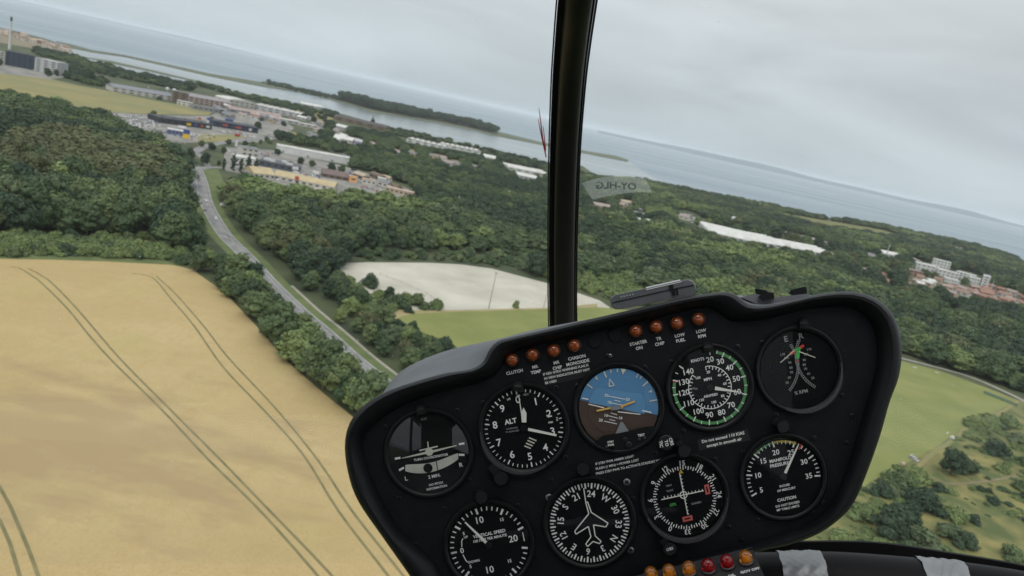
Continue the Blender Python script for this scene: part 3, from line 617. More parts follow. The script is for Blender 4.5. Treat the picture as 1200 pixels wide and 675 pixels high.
houses([(230, 112), (300, 122), (360, 134), (384, 150), (345, 152), (300, 146), (262, 138), (240, 128)], 26, [OFFW, PALE, GREY, SAND, PINK], [ROOFG, ROOFW, PINK, ROOFG, BROWN], 'small shed or store in the cluttered harbour quarter', 'sheds of the harbour quarter', wl=(8, 22), h=(4, 8), mind=6)
houses([(345, 160), (400, 168), (410, 160), (380, 152)], 6, [OFFW, PALE], [ROOFG, ROOFW, PINK], 'small building among trees behind the very long warehouse', 'buildings behind the long warehouse', wl=(8, 16), h=(4, 6), mind=8)
houses([(384, 196), (440, 206), (480, 219), (470, 224), (430, 214), (385, 204)], 6, [OFFW, BROWN, SAND, WHITE], [ROOFG, BROWN, SAND], 'low store in the retail yard', 'low stores of the retail yard', wl=(6, 14), h=(3.5, 5), mind=10)
# ---- cars
m_tyre = mat('tyre_rubber', (0.02, 0.02, 0.02), 0.9)
CARC = [mat('car_white', (0.70, 0.70, 0.70), 0.35, coat=0.5), mat('car_silver', (0.42, 0.43, 0.45), 0.3, metal=0.3), mat('car_black', (0.02, 0.02, 0.025), 0.3, coat=0.5), mat('car_red', (0.42, 0.03, 0.03), 0.35, coat=0.5), mat('car_blue', (0.03, 0.08, 0.28), 0.35, coat=0.5), mat('car_grey', (0.16, 0.165, 0.17), 0.35, coat=0.3)]
def car_parts(van=False):
    body = MB(); g = MB(); L_, W_ = (5.2, 2.0) if van else (4.4, 1.8); hh = 2.3 if van else 1.45
    def sec(x, z, w_): return [(x, -w_/2, z), (x, w_/2, z)]
    pr = [(-L_/2, 0.35), (-L_/2, 0.95 if not van else hh-0.1), (-L_*0.42, hh if not van else hh), (L_*0.12 if not van else L_*0.22, hh), (L_*0.27 if not van else L_*0.36, 1.0 if not van else 1.25), (L_*0.47, 0.85 if not van else 1.1), (L_/2, 0.6), (L_/2, 0.35)]
    v = []
    for (x, z) in pr:
        w_ = W_*(0.82 if z > 1.2 and not van else 1.0); v += sec(x, z, w_)
    n = len(pr); f = [(2*i, 2*i+1, 2*((i+1) % n)+1, 2*((i+1) % n)) for i in range(n)]
    f += [tuple(2*i for i in range(n))[::-1], tuple(2*i+1 for i in range(n))]
    body.add(v, f)
    for s in (-1, 1): g.box((-L_*0.12 if not van else L_*0.1, s*(W_*0.42 if not van else W_*0.5), hh-0.36), (L_*0.45 if not van else L_*0.2, 0.06, 0.38))
    g.add([(L_*0.125, -W_*0.38, hh-0.03), (L_*0.125, W_*0.38, hh-0.03), (L_*0.268, W_*0.42, 1.06), (L_*0.268, -W_*0.42, 1.06)] if not van else [(L_*0.225, -W_*0.45, hh-0.04), (L_*0.225, W_*0.45, hh-0.04), (L_*0.365, W_*0.45, 1.3), (L_*0.365, -W_*0.45, 1.3)], [(0, 1, 2, 3)])
    for q in g.v[-4:]: q.x += 0.03; q.z += 0.03
    wh = []
    for sx in (-1, 1):
        for sy in (-1, 1):
            m_ = MB(); m_.lathe([(0, -0.11), (0.33, -0.11), (0.33, 0.11), (0, 0.11)], (sx*L_*0.31, sy*W_*0.46, 0.33), (0, 1, 0), 12); wh.append(m_)
    return body, g, wh
CARM = {}
for van in (False, True):
    bd, gl, wh = car_parts(van)
    def mk(m_, nm):
        me = bpy.data.meshes.new(nm); me.from_pydata([tuple(v) for v in m_.v], [], m_.f); me.update(); return me
    CARM[van] = (mk(bd, 'body'), mk(gl, 'windows'), [mk(x, 'wheel') for x in wh])
    CARM[van][1].materials.append(m_win)
    for x in CARM[van][2]: x.materials.append(m_tyre)
BODY = {}
def car(x, y, rz, ci, label, group=None, van=False, parts=True, z=0.24, cat='car'):
    k = (van, ci)
    if k not in BODY: me = CARM[van][0].copy(); me.materials.append(CARC[ci]); BODY[k] = me
    e = empty('parked_car' if group else ('van' if van else 'car'), (x, y, z), rz); tag(e, label, cat, group)
    for nm, me in [('body', BODY[k]), ('windows', CARM[van][1])] + ([('wheel', q) for q in CARM[van][2]] if parts else []):
        o = bpy.data.objects.new(nm, me); C.objects.link(o); o.parent = e
    return e
def on_road(px, py, side, ci, label, van=False, rev=False):
    q = G(px, py); i = min(range(len(road)-1), key=lambda i: (road[i]-q).length+(road[i+1]-q).length)
    t = (road[i+1]-road[i]).normalized(); car(q.x, q.y, math.atan2(t.y, t.x)+(math.pi if rev else 0), ci, label, van=van, cat='van' if van else 'car')
on_road(241, 236, 0, 0, 'white car on the road just below the junction')
on_road(253, 257, 0, 0, 'white car on the road beside the grass verge, second from the junction')
on_road(268, 277, 0, 1, 'silver car nearest the viewer on the road')
q = G(262, 242); car(q.x, q.y, 0.9, 0, 'white van parked on the verge by the roadside trees', van=True, cat='van')
q = G(240, 247); car(q.x, q.y, 1.9, 2, 'black car on the road between the two white cars')
def lot(P, n, group, label, ang, dx, dy, colors=(0, 1, 2, 3, 4, 5, 0, 1, 5), jitter=0.3, rows=2):
    W_ = gp(P); cx = sum(p.x for p in W_)/len(W_); cy = sum(p.y for p in W_)/len(W_); k = 0; cells = []
    u = Vector((math.cos(ang), math.sin(ang), 0)); v = Vector((-u.y, u.x, 0)); PP = [(p.x, p.y) for p in W_]
    for i in range(-60, 60):
        for j in range(-60, 60):
            q = Vector((cx, cy, 0)) + u*(i*dx) + v*(j*dy)
            if inpoly(q.x, q.y, PP) and r_.random() < 0.8: cells.append(q)
    r_.shuffle(cells)
    for q in cells[:n]: car(q.x, q.y, ang+math.pi/2+r_.choice((0, math.pi)), r_.choice(colors), label, group, parts=False, z=0.16)
lot([(120, 133), (182, 137), (190, 150), (170, 155), (135, 143)], 90, 'cars in the dealer lot beyond the wood', 'parked car in the packed dealer lot beyond the wood', 0.5, 3.4, 9, colors=(0, 0, 1, 1, 5, 2, 4, 0))
lot([(186, 153), (250, 158), (258, 163), (215, 165), (190, 160)], 40, 'cars in front of the charcoal stores', 'parked car in front of the charcoal stores', 0.45, 3.2, 8)
lot([(252, 158), (262, 150), (300, 158), (300, 163)], 22, 'cars by the grass island', 'parked car near the grass island', 0.3, 3.6, 8)
lot([(303, 205), (345, 209), (385, 216), (384, 221), (330, 213)], 20, 'cars behind the supermarket', 'parked car behind the yellow roofed supermarket', 0.4, 3.2, 8)
lot([(268, 176), (320, 180), (322, 186), (304, 190), (270, 184)], 22, 'cars by the white office', 'parked car beside the white two storey building', 0.5, 3.4, 8)
lot([(300, 160), (340, 152), (345, 158), (312, 168)], 8, 'cars by the side road behind the white building', 'parked car by the side road behind the white building', 0.3, 3.4, 9)
lot([(345, 200), (380, 206), (378, 212), (350, 206)], 14, 'cars in the retail yard', 'parked car in the grey retail yard', 0.4, 3.2, 9)
lot([(420, 218), (450, 222), (452, 226), (424, 222)], 10, 'cars in the retail yard end', 'parked car near the sand coloured row', 0.4, 3.2, 8)
lot([(330, 220), (372, 228), (370, 231), (345, 228)], 8, 'cars in front of the supermarket', 'parked car in front of the yellow roofed supermarket', 0.3, 3.2, 7, colors=(0, 0, 1))
strip('retail_tarmac', gp([(786, 250), (800, 255), (815, 259), (834, 266)]), 34, 0.1, m_tarmac)
lot([(788, 246), (806, 250), (834, 261), (834, 269), (806, 260), (786, 253)], 60, 'cars in the lot left of the white factory', 'parked car in the lot left of the white factory', 0.2, 3.6, 8, colors=(0, 1, 5, 2, 4, 0))
FOOT.append([(784, 244), (808, 247), (838, 261), (834, 272), (806, 263), (784, 256)])
# parked lorries and containers on the yards
for i, (x, y, ci, lb) in enumerate(((213, 151, 0, 'white box lorry behind the car lot'), (410, 208, 4, 'blue lorry trailer beside the brown sheds'), (370, 205, 0, 'white lorry trailer in the retail yard'), (366, 211, 1, 'silver lorry trailer in the retail yard'), (278, 160, 3, 'red lorry trailer near the stores'))):
    q = G(x, y); e = empty('lorry_trailer', (q.x, q.y, 0.25), 0.5+i); tag(e, lb, 'trailer'); MB().box((0, 0, 2.4), (10, 2.5, 2.8)).build('box_body', CARC[ci], e)
    for s in (-3, 3.6):
        b = MB(); b.lathe([(0, -1.2), (0.5, -1.2), (0.5, 1.2), (0, 1.2)], (s, 0, 0.5), (0, 1, 0), 10); b.build('wheel', m_tyre, e)

# ---- field furniture
def pole(px, py, h, label, r0=0.28):
    q = G(px, py); e = empty('floodlight_mast', q); tag(e, label, 'mast')
    b = MB(); b.tube([(0, 0, 0), (0, 0, h)], [r0, r0*0.5], 8); b.build('pole', bm_('galvanised', (0.22, 0.22, 0.21)), e)
    b = MB(); b.box((0, 0, h), (1.6, 0.35, 0.5), 0.4); b.build('lamp_bar', GREY, e)
pole(572.5, 362, 23, 'tall slim floodlight mast in the pale field, left of the window post')
pole(637, 361, 19, 'slim floodlight mast right beside the window post', 0.2)
def fence(path, step, h, label, name='fence', net=None, thick=0.12):
    e = empty(name, path[0]); tag(e, label, 'fence'); o = Vector(path[0]); n = 0
    for i in range(len(path)-1):
        L_ = (path[i+1]-path[i]).length; k = max(1, int(L_/step))
        for j in range(k):
            q = path[i]+(path[i+1]-path[i])*(j/k)-o; n += 1
            if n < 90: MB().box((q.x, q.y, h/2), (thick, thick, h)).build('post', bm_('fence_post', (0.25, 0.23, 0.20)), e)
    r = MB()
    for zz in ((h*0.45, h*0.9) if not net else (h*0.98,)):
        for i in range(len(path)-1): r.tube([path[i]-o+Vector((0, 0, zz)), path[i+1]-o+Vector((0, 0, zz))], 0.05, 5)
    r.build('rail', bm_('fence_post', (0.25, 0.23, 0.20)), e)
    if net:
        v = MB()
        for i in range(len(path)-1):
            a = path[i]-o; b2 = path[i+1]-o; v.add([a+Vector((0, 0, 0.1)), b2+Vector((0, 0, 0.1)), b2+Vector((0, 0, h*0.95)), a+Vector((0, 0, h*0.95))], [(0, 1, 2, 3)])
        v.build('netting', net, e)
fence(gp([(445, 322), (470, 332), (500, 345), (520, 360)]), 6, 1.6, 'thin wooden fence down the left side of the pale field')
fence(gp([(1056, 424), (1100, 435), (1150, 452), (1188, 470)]), 5, 1.4, 'low pale fence along the top of the green meadow')
m_net = mat('green_netting', (0.10, 0.17, 0.12), 0.9, col2=(0.15, 0.22, 0.16), scale=1, coord='Object')
fence(gp([(1152, 461), (1170, 468), (1192, 477)]), 5, 2.2, 'green netted fence panel at the meadow corner', net=m_net, name='netted_fence')
# slatted white stand and wrapped bales
q = G(1075, 541); e = empty('slatted_stand', q, 0.75); tag(e, 'small white slatted stand at the lower edge of the green meadow', 'stand')
for i in range(4): MB().box((0, i*1.1, 0.5+i*0.45), (3.4, 0.62, 0.10)).build('slat', WHITE, e)
for s in (-1.5, 1.5):
    b = MB(); b.add([(s-0.05, -0.3, 0), (s+0.05, -0.3, 0), (s+0.05, 3.7, 0), (s-0.05, 3.7, 0), (s-0.05, -0.3, 0.4), (s+0.05, -0.3, 0.4), (s+0.05, 3.7, 1.75), (s-0.05, 3.7, 1.75)], [(0, 1, 2, 3), (4, 5, 6, 7), (0, 1, 5, 4), (2, 3, 7, 6), (0, 3, 7, 4), (1, 2, 6, 5)]); b.build('side_frame', GREY, e)
for (x, y, lb, m_) in ((1115, 515, 'white wrapped bale beside the dark tree at the meadow edge', WHITE), (1057, 546, 'pale yellow bale lying left of the slatted stand', SAND)):
    q = G(x, y, 0); b = MB(); b.lathe([(0, -0.9), (0.8, -0.9), (1.0, -0.75), (1.05, 0), (1.0, 0.75), (0.8, 0.9), (0, 0.9)], (0, 0, 1.05), (1, 0.5, 0), 18); tag(b.build('wrapped_bale', m_, loc=q, smooth=True), lb, 'bale')
for (x, y, lb) in ((1110, 508, 'low white sheet left of the wrapped bale'), (1098, 437, 'white board lying at the top of the green meadow'), (1072, 431, 'pale board lying near the meadow track')):
    q = G(x, y); b = MB(); b.box((0, 0, 0.3), (3.2, 0.7, 0.25), 1.0 if 'sheet' in lb else -0.4); b.box((0.3, 0.1, 0.48), (2.2, 0.5, 0.12), 1.0 if 'sheet' in lb else -0.4); tag(b.build('board', WHITE, loc=q), lb, 'board')

# =================================================================== PLANTING
CLEAR = [wheat_px, pitch_px, green_px, meadow_px]
road_w = road
def near_road(q, dist):
    for i in range(len(road)-1):
        a, b2 = road[i], road[i+1]; d = b2-a; t = max(0, min(1, (q-a).dot(d)/d.length_squared)); c_ = a+d*t
        if (q-c_).length < dist: return True
    return False
W1 = [(-160, 96), (0, 124), (65, 137), (114, 152), (170, 174), (204, 196), (213, 214), (224, 245), (250, 283), (257, 300), (225, 317), (190, 307), (120, 303), (0, 300), (-160, 296)]
W2 = [(257, 293), (285, 322), (312, 352), (345, 390), (385, 430), (425, 466), (470, 512), (520, 560), (500, 575), (455, 528), (425, 500), (375, 461), (335, 426), (296, 381), (258, 342), (225, 317)]
W3 = [(257, 224), (300, 226), (345, 240), (400, 243), (470, 246), (560, 236), (640, 240), (640, 326), (605, 318), (577, 310), (540, 306), (400, 304), (400, 320), (425, 345), (440, 350), (420, 366), (455, 380), (492, 396), (529, 412), (560, 450), (560, 470), (500, 455), (462, 432), (430, 407), (395, 377), (350, 335), (310, 295), (275, 257), (262, 240)]
W4 = [(375, 158), (405, 152), (455, 160), (475, 172), (560, 186), (590, 196), (640, 206), (640, 240), (560, 236), (486, 243), (484, 232), (480, 218), (440, 203), (412, 197), (400, 185), (370, 164)]
W4b = [(320, 158), (345, 164), (400, 170), (405, 180), (330, 172)]
W5 = [(640, 196), (700, 210), (756, 214), (813, 226), (899, 242), (965, 257), (1030, 267), (1076, 277), (1141, 290), (1193, 306), (1260, 326), (1400, 356), (1400, 440), (1210, 463), (1192, 460), (1140, 440), (1095, 427), (1050, 414), (900, 384), (760, 362), (720, 352), (700, 347), (676, 338), (640, 326)]
W6 = [(232, 98), (283, 112), (335, 121), (373, 128), (403, 136), (457, 151), (499, 160), (582, 179), (640, 193), (640, 200), (590, 190), (550, 178), (480, 163), (440, 152), (380, 136), (330, 126), (283, 115), (232, 101)]
W7 = [(88, 68), (125, 78), (162, 88), (230, 101), (224, 110), (180, 100), (120, 88), (96, 84), (80, 78)]
W8 = [(66, 74), (80, 76), (100, 88), (126, 98), (118, 103), (92, 97), (70, 90)]
W9 = [(352, 128), (380, 140), (400, 152), (385, 160), (368, 152), (352, 142)]
ZON = [('W1', W1), ('W2', W2), ('W3', W3), ('W4', W4), ('W4', W4b), ('W5', W5), ('W6', W6), ('W6', W7), ('W6', W8), ('W6', W9)]
ISL = [([(310, 95.5), (345, 103.5), (345, 106.5), (325, 102.5), (311, 99)], 0.3, 16), ([(398, 115), (438, 125), (505, 137), (508, 141), (470, 135), (438, 129), (398, 118)], 0.9, 24), ([(345, 104), (398, 115), (398, 118), (345, 107)], 0.5, 14), ([(510, 139), (560, 148), (583, 155), (580, 157), (553, 150), (510, 141)], 1.0, 22)]
LABEL = {'W1': ('in the dense wood behind the wheat field', 'trees of the wood behind the wheat field'), 'W2': ('in the hedgerow between the wheat field and the road', 'hedgerow trees between wheat and road'),
         'W3': ('in the wood right of the road', 'trees of the wood right of the road'), 'W4': ('among the town buildings', 'trees among the town buildings'), 'W5': ('in the far wood right of the window post', 'trees of the wood right of the window post'), 'W6': ('along the fjord shore', 'shore trees')}
cand = []
def ok_clear(px, py, top, zone):
    for P in BASE:
        if inpoly(px, py, P): return False
    if 640 < px < 1000 and r.random() < 0.07: return True
    for P in FOOT:
        if inpoly(px, py, P) or inpoly(px, top+(py-top)*0.12, P) or inpoly(px, (py+top)/2, P): return False
    if zone != 'W2':
        if inpoly(px, top+(py-top)*0.4, pitch_px) or inpoly(px, top, green_px): return False
    return True
r = random.Random(11)
def grid(x0, x1, y0, y1, s):
    y = y0
    while y < y1:
        x = x0
        while x < x1:
            yield x+r.uniform(-.45, .45)*s, y+r.uniform(-.45, .45)*s
            x += s
        y += s
ROADV = [(217, 187), (245, 190), (262, 197), (256, 206), (246, 214), (252, 240), (262, 260), (280, 284), (292, 300), (280, 300), (262, 281), (244, 258), (232, 236), (223, 215)]
ZON.append(('W6', [(40, 57), (84, 66), (100, 76), (96, 86), (70, 74), (40, 64)]))
OPEN = [[(1060, 338), (1090, 343), (1110, 352), (1080, 350)], [(1085, 352), (1105, 357), (1132, 368), (1126, 376), (1100, 366)], [(905, 247), (960, 257), (1040, 270), (1060, 280), (1000, 272), (940, 264)]]
bands = [(150, 560, 10.0), (560, 1000, 12.5), (1000, 1700, 12.5), (1700, 3300, 19)]
for (y0, y1, s) in bands:
    for X, Y in grid(-2600, 2800, y0, y1, s):
        D = math.hypot(X, Y)
        if abs(X) > Y*1.3+150: continue
        px, py, dd = proj(X, Y)
        if px < -150 or px > 1360 or py > 640: continue
        z_ = None
        for nm, P in ZON:
            if inpoly(px, py, P): z_ = nm; break
        if z_ is None:
            continue
        if px > 840 and any(inpoly(px, py, P_) or inpoly(px, py-3, P_) for P_ in OPEN): continue
        q = Vector((X, Y, 0))
        if near_road(q, 7.5 if z_ == 'W2' else 12.0): continue
        # kind by zone and a patchy field of species
        pn = math.sin(X*0.013+1.3)+math.sin(Y*0.017+X*0.006)+math.sin((X-Y)*0.031)*0.6+r.uniform(-.7, .7)
        if z_ == 'W1':
            brown = inpoly(px, py, [(0, 188), (60, 175), (150, 190), (185, 205), (200, 235), (150, 232), (60, 225), (0, 230)])
            kind = 'brown' if brown and r.random() < 0.8 else ('dark' if pn > 0.8 else 'green')
            if py > (277 if px < 190 else 294): kind = 'lbush' if r.random() < 0.6 else 'bush'
            elif kind == 'green' and r.random() < 0.07: kind = 'light'
            h = (r.uniform(22, 28) if kind == 'brown' else r.uniform(17, 26)) if 'bush' not in kind else r.uniform(3.5, 6)
        elif z_ == 'W2': kind = 'light' if r.random() < 0.35 else 'green'; h = r.uniform(10, 15.5)
        elif z_ == 'W3':
            kind = 'dark' if pn > 1.0 else ('light' if pn < -1.1 else ('brown' if r.random() < 0.06 else 'green')); h = r.uniform(10, 22)
            if py > 330: h = r.uniform(8, 12)
            if py > 296 and px > 405 and py < 322: kind = 'bush'; h = r.uniform(4, 7)
        elif z_ == 'W4': kind = 'dark' if pn > 0.3 else 'green'; h = r.uniform(11, 15)
        elif z_ == 'W5':
            kind = 'dark' if pn > 0.9 else ('light' if pn < -1.3 else ('pine' if r.random() < 0.05 else ('brown' if r.random() < 0.10 else 'green'))); h = r.uniform(10, 23) if py > 260 else r.uniform(11, 17)
            if px < 760 and py > 325: kind = 'lbush'; h = r.uniform(4, 8)
        else: kind = 'dark' if pn > 0.2 else 'green'; h = r.uniform(8, 13)
        if z_ in ('W4', 'W6') and r.random() < 0.25: continue
        if D > 1700: h *= 1.0
        ptop = proj(X, Y, h)
        if not ok_clear(px, py, ptop[1], z_): continue
        vis = -15 < px < 1215 and ptop[1] < 675 and not (inpoly(px, ptop[1], [(404, 520), (430, 468), (470, 436), (540, 405), (600, 389), (830, 345), (1006, 342), (1044, 365), (1057, 415), (1014, 558), (954, 640), (800, 700), (480, 700)])) and not (650 < px < 672 and py < 375)
        if z_ != 'W2' and near_road(G(px, ptop[1]+1), 6.5): continue
        if py < 335 and px < 330:
            rw = 0.42*h*F/dd; mid = (ptop[1]+py)/2
            if any(inpoly(px+dx_, yy, ROADV) for dx_, yy in ((0, ptop[1]), (rw*0.7, ptop[1]+3), (-rw*0.7, ptop[1]+3), (rw, mid), (-rw, mid), (0, mid), (0, py), (rw*0.5, py))): continue
        if z_ == 'W2' and near_road(G(px, ptop[1]+1), 1.5) and r.random() < 0.25: continue
        cand.append((dd/h**0.4*(0.8 if z_ in ('W2', 'W3') else 1.0)*(1.0 if vis else 100), X, Y, h, kind, z_, s/8.0))
cand.sort(key=lambda c_: c_[0])
KN = {'green': 'mid green rounded tree', 'brown': 'brown tinged rounded tree', 'dark': 'dark green dense tree', 'light': 'light green loose tree', 'pine': 'dark pointed conifer', 'bush': 'green bush', 'lbush': 'light green bush', 'dbush': 'dark green bush'}
KG = {'green': 'mid green', 'brown': 'brown tinged', 'dark': 'dark', 'light': 'light green', 'pine': 'conifer', 'bush': 'green bushes', 'lbush': 'light bushes', 'dbush': 'dark bushes'}
nt_, nb_, rest = 0, 0, []
for c_ in cand:
    _, X, Y, h, kind, z_, ws = c_
    isb = 'bush' in kind
    if (not isb and nt_ < 262) or (isb and nb_ < 60):
        tree(kind, X, Y, h, f'{KN[kind]} {LABEL[z_][0]}', f'{KG[kind]} {LABEL[z_][1]}', cat='bush' if isb else 'tree', wide=r.uniform(1.05, 1.4))
        if isb: nb_ += 1
        else: nt_ += 1
    else: rest.append((X, Y, 0.0, h*r.uniform(0.9, 1.1), kind, max(1.0, ws*0.95)*r.uniform(0.9, 1.25)))
print('TREES individual', nt_, nb_, 'mass', len(rest))
# trees of the islands join the far woodland
for P, dens, h in ISL:
    W_ = gp(P); xs = [p_.x for p_ in W_]; ys = [p_.y for p_ in W_]; PP = [(p_.x, p_.y) for p_ in W_]
    for X, Y in grid(min(xs), max(xs), min(ys), max(ys), 22):
        if inpoly(X, Y, PP) and r.random() < dens: rest.append((X, Y, (14 if h > 20 else 0)*r.uniform(0.2, 1.3), h*r.uniform(0.7, 1.15), 'dark', 2.0))
for i in range(150):         # the low light green band of shrubs along the top of the wheat field
    x = r.uniform(-120, 192); y = 290+x*0.045+r.uniform(-7, 5); q = G(x, y); rest.append((q.x, q.y, 0, r.uniform(3.5, 6.5), 'lbush' if r.random() < 0.7 else 'bush', 1.3))
# ---- single trees and bushes one can point at
def T1(kind, px, py, h, label, cat=None, wide=1.0, name=None, **k):
    q = G(px, py); return tree(kind, q.x, q.y, h, label, cat=cat or ('bush' if 'bush' in kind else 'tree'), wide=wide, name=name, **k)
T1('dbush', 433, 336, 9, 'round dark bush standing alone on the left part of the pale field', wide=0.9)
T1('lbush', 511, 362, 6.5, 'round green bush at the lower edge of the pale field, right of the others', wide=1.0)
T1('bush', 487, 358, 8, 'green bush left of the round one at the pale field edge', wide=1.0)
T1('bush', 468, 360, 8, 'broad green bush in the corner between pale field and meadow')
T1('dbush', 478, 366, 4.5, 'low dark bush in front of the corner bushes')
T1('lbush', 604, 361, 5.2, 'small light bush standing in the pale field near the window post', wide=0.6)
T1('dbush', 483, 388, 6, 'dark bush on the left slope of the green meadow', wide=0.9)
T1('dbush', 520, 409, 7, 'dark bush just above the grey glareshield', wide=1.2)
T1('bush', 505, 402, 4, 'low bush left of the one above the glareshield')
T1('dark', 455, 352, 9, 'dark little tree at the left tip of the pale field')
for i, (x, y, h) in enumerate(((262, 199, 13), (272.5, 200, 19), (281.5, 202, 16), (290, 202, 20), (299, 204, 18))):
    T1('cypress', x, y, h, ('short dark cypress leftmost of the five at the junction', 'dark cypress second of the five at the junction', 'middle dark cypress of the five at the junction', 'tallest dark cypress before the white building', 'dark cypress rightmost of the five at the junction')[i], wide=1.05)
T1('dark', 223, 186, 12, 'round dark tree left at the junction', wide=0.9); T1('dark', 240, 193, 13, 'round dark tree standing in the junction', wide=1.0)
T1('green', 262, 180, 9, 'round tree beyond the junction beside the side road'); T1('bush', 316, 168, 6, 'small bush beside the town road'); T1('green', 305, 169, 7, 'small tree near the grass island'); T1('dark', 256, 194, 6, 'small dark tree beside the cypress row')
T1('dark', 105, 97, 24, 'very broad dark tree at the far edge of the dry meadow', wide=1.25); T1('dark', 92, 94, 17, 'dark tree left of the very broad one', wide=1.1); T1('dark', 56, 90, 16, 'round dark tree in front of the pale ribbed block', wide=1.1)
T1('dark', 66, 89, 13, 'round dark tree right of the pale ribbed block'); T1('dark', 76, 90, 14, 'dark tree beside the yard path'); T1('dark', 0, 77, 13, 'dark tree at the left edge before the works hall')
T1('bush', 140, 106.5, 7, 'bush before the long blue grey roofed hall'); T1('bush', 187, 117, 7, 'bush before the right end of the long hall'); T1('bush', 154, 110, 4.5, 'small bush before the long hall')
T1('pine', 436, 146, 26, 'tall lone pine standing out against the fjord', wide=1.3)
T1('dark', 177, 97, 22, 'broad dark tree behind the long hall', wide=1.6); T1('dark', 222, 106, 24, 'broad domed dark tree by the fjord', wide=1.7); T1('dark', 167, 96, 18, 'dark tree left of the broad one behind the long hall', wide=1.4)
T1('dark', 355, 140, 15, 'dark tree right of the saw tooth hall', wide=1.3); T1('dark', 367, 144, 16, 'dark round tree near the sandy clearing', wide=1.3); T1('dark', 302, 151, 13, 'dark tree at the end of the charcoal store', wide=1.4)
for i, (x, y, h) in enumerate(((415, 342, 5), (424, 350, 5.5), (436, 356, 6), (448, 360, 5), (458, 364, 4.5), (445, 348, 4.5), (462, 356, 5.5), (475, 352, 5), (408, 332, 5), (498, 362, 4.5), (430, 366, 5), (446, 372, 5), (465, 384, 5), (478, 394, 5.5), (495, 402, 5))):
    q = G(x, y); tree('lbush' if i % 3 else 'bush', q.x, q.y, h, 'light green bush on the rough slope left of the pale field', 'bushes on the slope left of the pale field', cat='bush', wide=1.35)
for i, (x, y, h) in enumerate(((236, 172, 6), (248, 176, 7), (268, 170, 6), (287, 171, 6), (296, 174, 7), (325, 182, 7), (340, 196, 6), (352, 192, 7), (365, 196, 7), (388, 200, 8), (400, 203, 8), (414, 205, 7), (312, 166, 6), (332, 160, 7), (350, 162, 8), (248, 143, 7), (180, 135, 6), (260, 134, 7), (306, 142, 7), (332, 148, 8))):
    q = G(x, y); tree('dark' if i % 2 else 'green', q.x, q.y, h*1.25, 'small dark green tree between the yards and stores', 'small trees between the stores', wide=1.5)
# roadside trees that stand out above the hedge
for (x, y, h, kd, wd, lb) in ((276, 338, 12.5, 'green', 1.15, 'big round tree at the upper end of the roadside hedge'), (290, 352, 11, 'light', 1.1, 'light tree below the first big hedge tree'), (305, 372, 9, 'light', 1.1, 'light hedge tree where the road first shows'),
                              (324, 404, 13, 'green', 1.1, 'tall hedge tree reaching over the road'), (342, 425, 10, 'light', 1.0, 'light tree beside the tall hedge tree'), (349, 418, 9, 'light', 0.6, 'thin tree sticking up over the road edge'),
                              (378, 456, 13.5, 'green', 1.15, 'broad dark hedge tree over the road near the panel'), (400, 466, 11.5, 'green', 1.1, 'hedge tree right of the broad one near the panel'), (433, 492, 12, 'green', 1.2, 'last big hedge tree before the instrument panel'), (412, 480, 9, 'light', 1.1, 'light bushy tree at the lower hedge end'), (360, 440, 9, 'light', 1.2, 'light bushy tree in the middle of the hedge')):
    T1(kd, x, y, h*1.5, lb, wide=wd*1.05)
# scrubland, lower right
SC = [(1113, 556, 12, 'dark', 1.1, 'large dark conifer like tree at the meadow edge right of the stand'), (1128, 552, 7, 'bush', 1.1, 'grey green bush touching the large dark tree'), (1166, 532, 7.5, 'dbush', 1.0, 'round dark bush on the right scrub slope'),
      (1140, 500, 6, 'lbush', 1.2, 'light bush at the upper scrub corner'), (1152, 512, 5.5, 'bush', 1.0, 'bush below the light one at the upper scrub corner'), (1180, 498, 6, 'lbush', 1.3, 'light bush near the right edge above the slope'), (1193, 520, 6, 'bush', 1.2, 'bush at the right edge of the scrub'), (1160, 495, 5, 'lbush', 1.4, 'low light bushes beside the netted fence'),
      (1040, 632, 13, 'dark', 1.15, 'largest dark tree low in the scrub beside the panel'), (1058, 622, 11, 'dark', 1.0, 'dark tree joined to the largest one'), (1080, 595, 8.5, 'dbush', 1.1, 'dark bush between the scrub trees'), (1078, 640, 7, 'bush', 1.2, 'bush near the lower window frame'),
      (1052, 570, 6.5, 'bush', 1.1, 'bush beside the meadow edge left of the path'), (1074, 562, 5.5, 'lbush', 1.1, 'light bush under the slatted stand'), (1032, 580, 5.5, 'dbush', 1.0, 'dark low bush beside the panel'), (1110, 630, 6, 'bush', 1.0, 'bush in the middle of the scrub by the frame'), (1118, 608, 5, 'lbush', 1.3, 'light bush on the yellow slope'),
      (1140, 612, 3.5, 'dbush', 1.0, 'small dark bush on the yellow slope'), (1164, 590, 3.2, 'dbush', 1.0, 'small dark bush below the footpath'), (1196, 574, 4.5, 'bush', 1.0, 'bush at the right edge below the footpath'), (1130, 640, 5.5, 'dbush', 1.0, 'dark bush low by the window frame'), (1185, 655, 5, 'bush', 1.0, 'bush in the lower right corner'),
      (1100, 575, 3.5, 'bush', 1.0, 'small bush under the big dark tree'), (1175, 552, 3.5, 'lbush', 1.2, 'small light bush above the footpath'), (1010, 606, 5, 'lbush', 1.3, 'light bush against the panel edge'), (1200, 545, 5, 'bush', 1.0, 'bush at the right edge above the footpath'), (1062, 650, 5, 'bush', 1.3, 'bush half hidden by the window frame'), (985, 634, 4, 'lbush', 1.4, 'light bush at the panel corner'), (1148, 575, 2.4, 'dbush', 1, 'tiny dark bush just below the footpath'), (1158, 577, 2.2, 'dbush', 1, 'tiny dark bush right of the other tiny one')]
for (x, y, h, kd, wd, lb) in SC: T1(kd, x, y, h*1.12, lb, wide=wd*1.15)
scr = []
k = 0
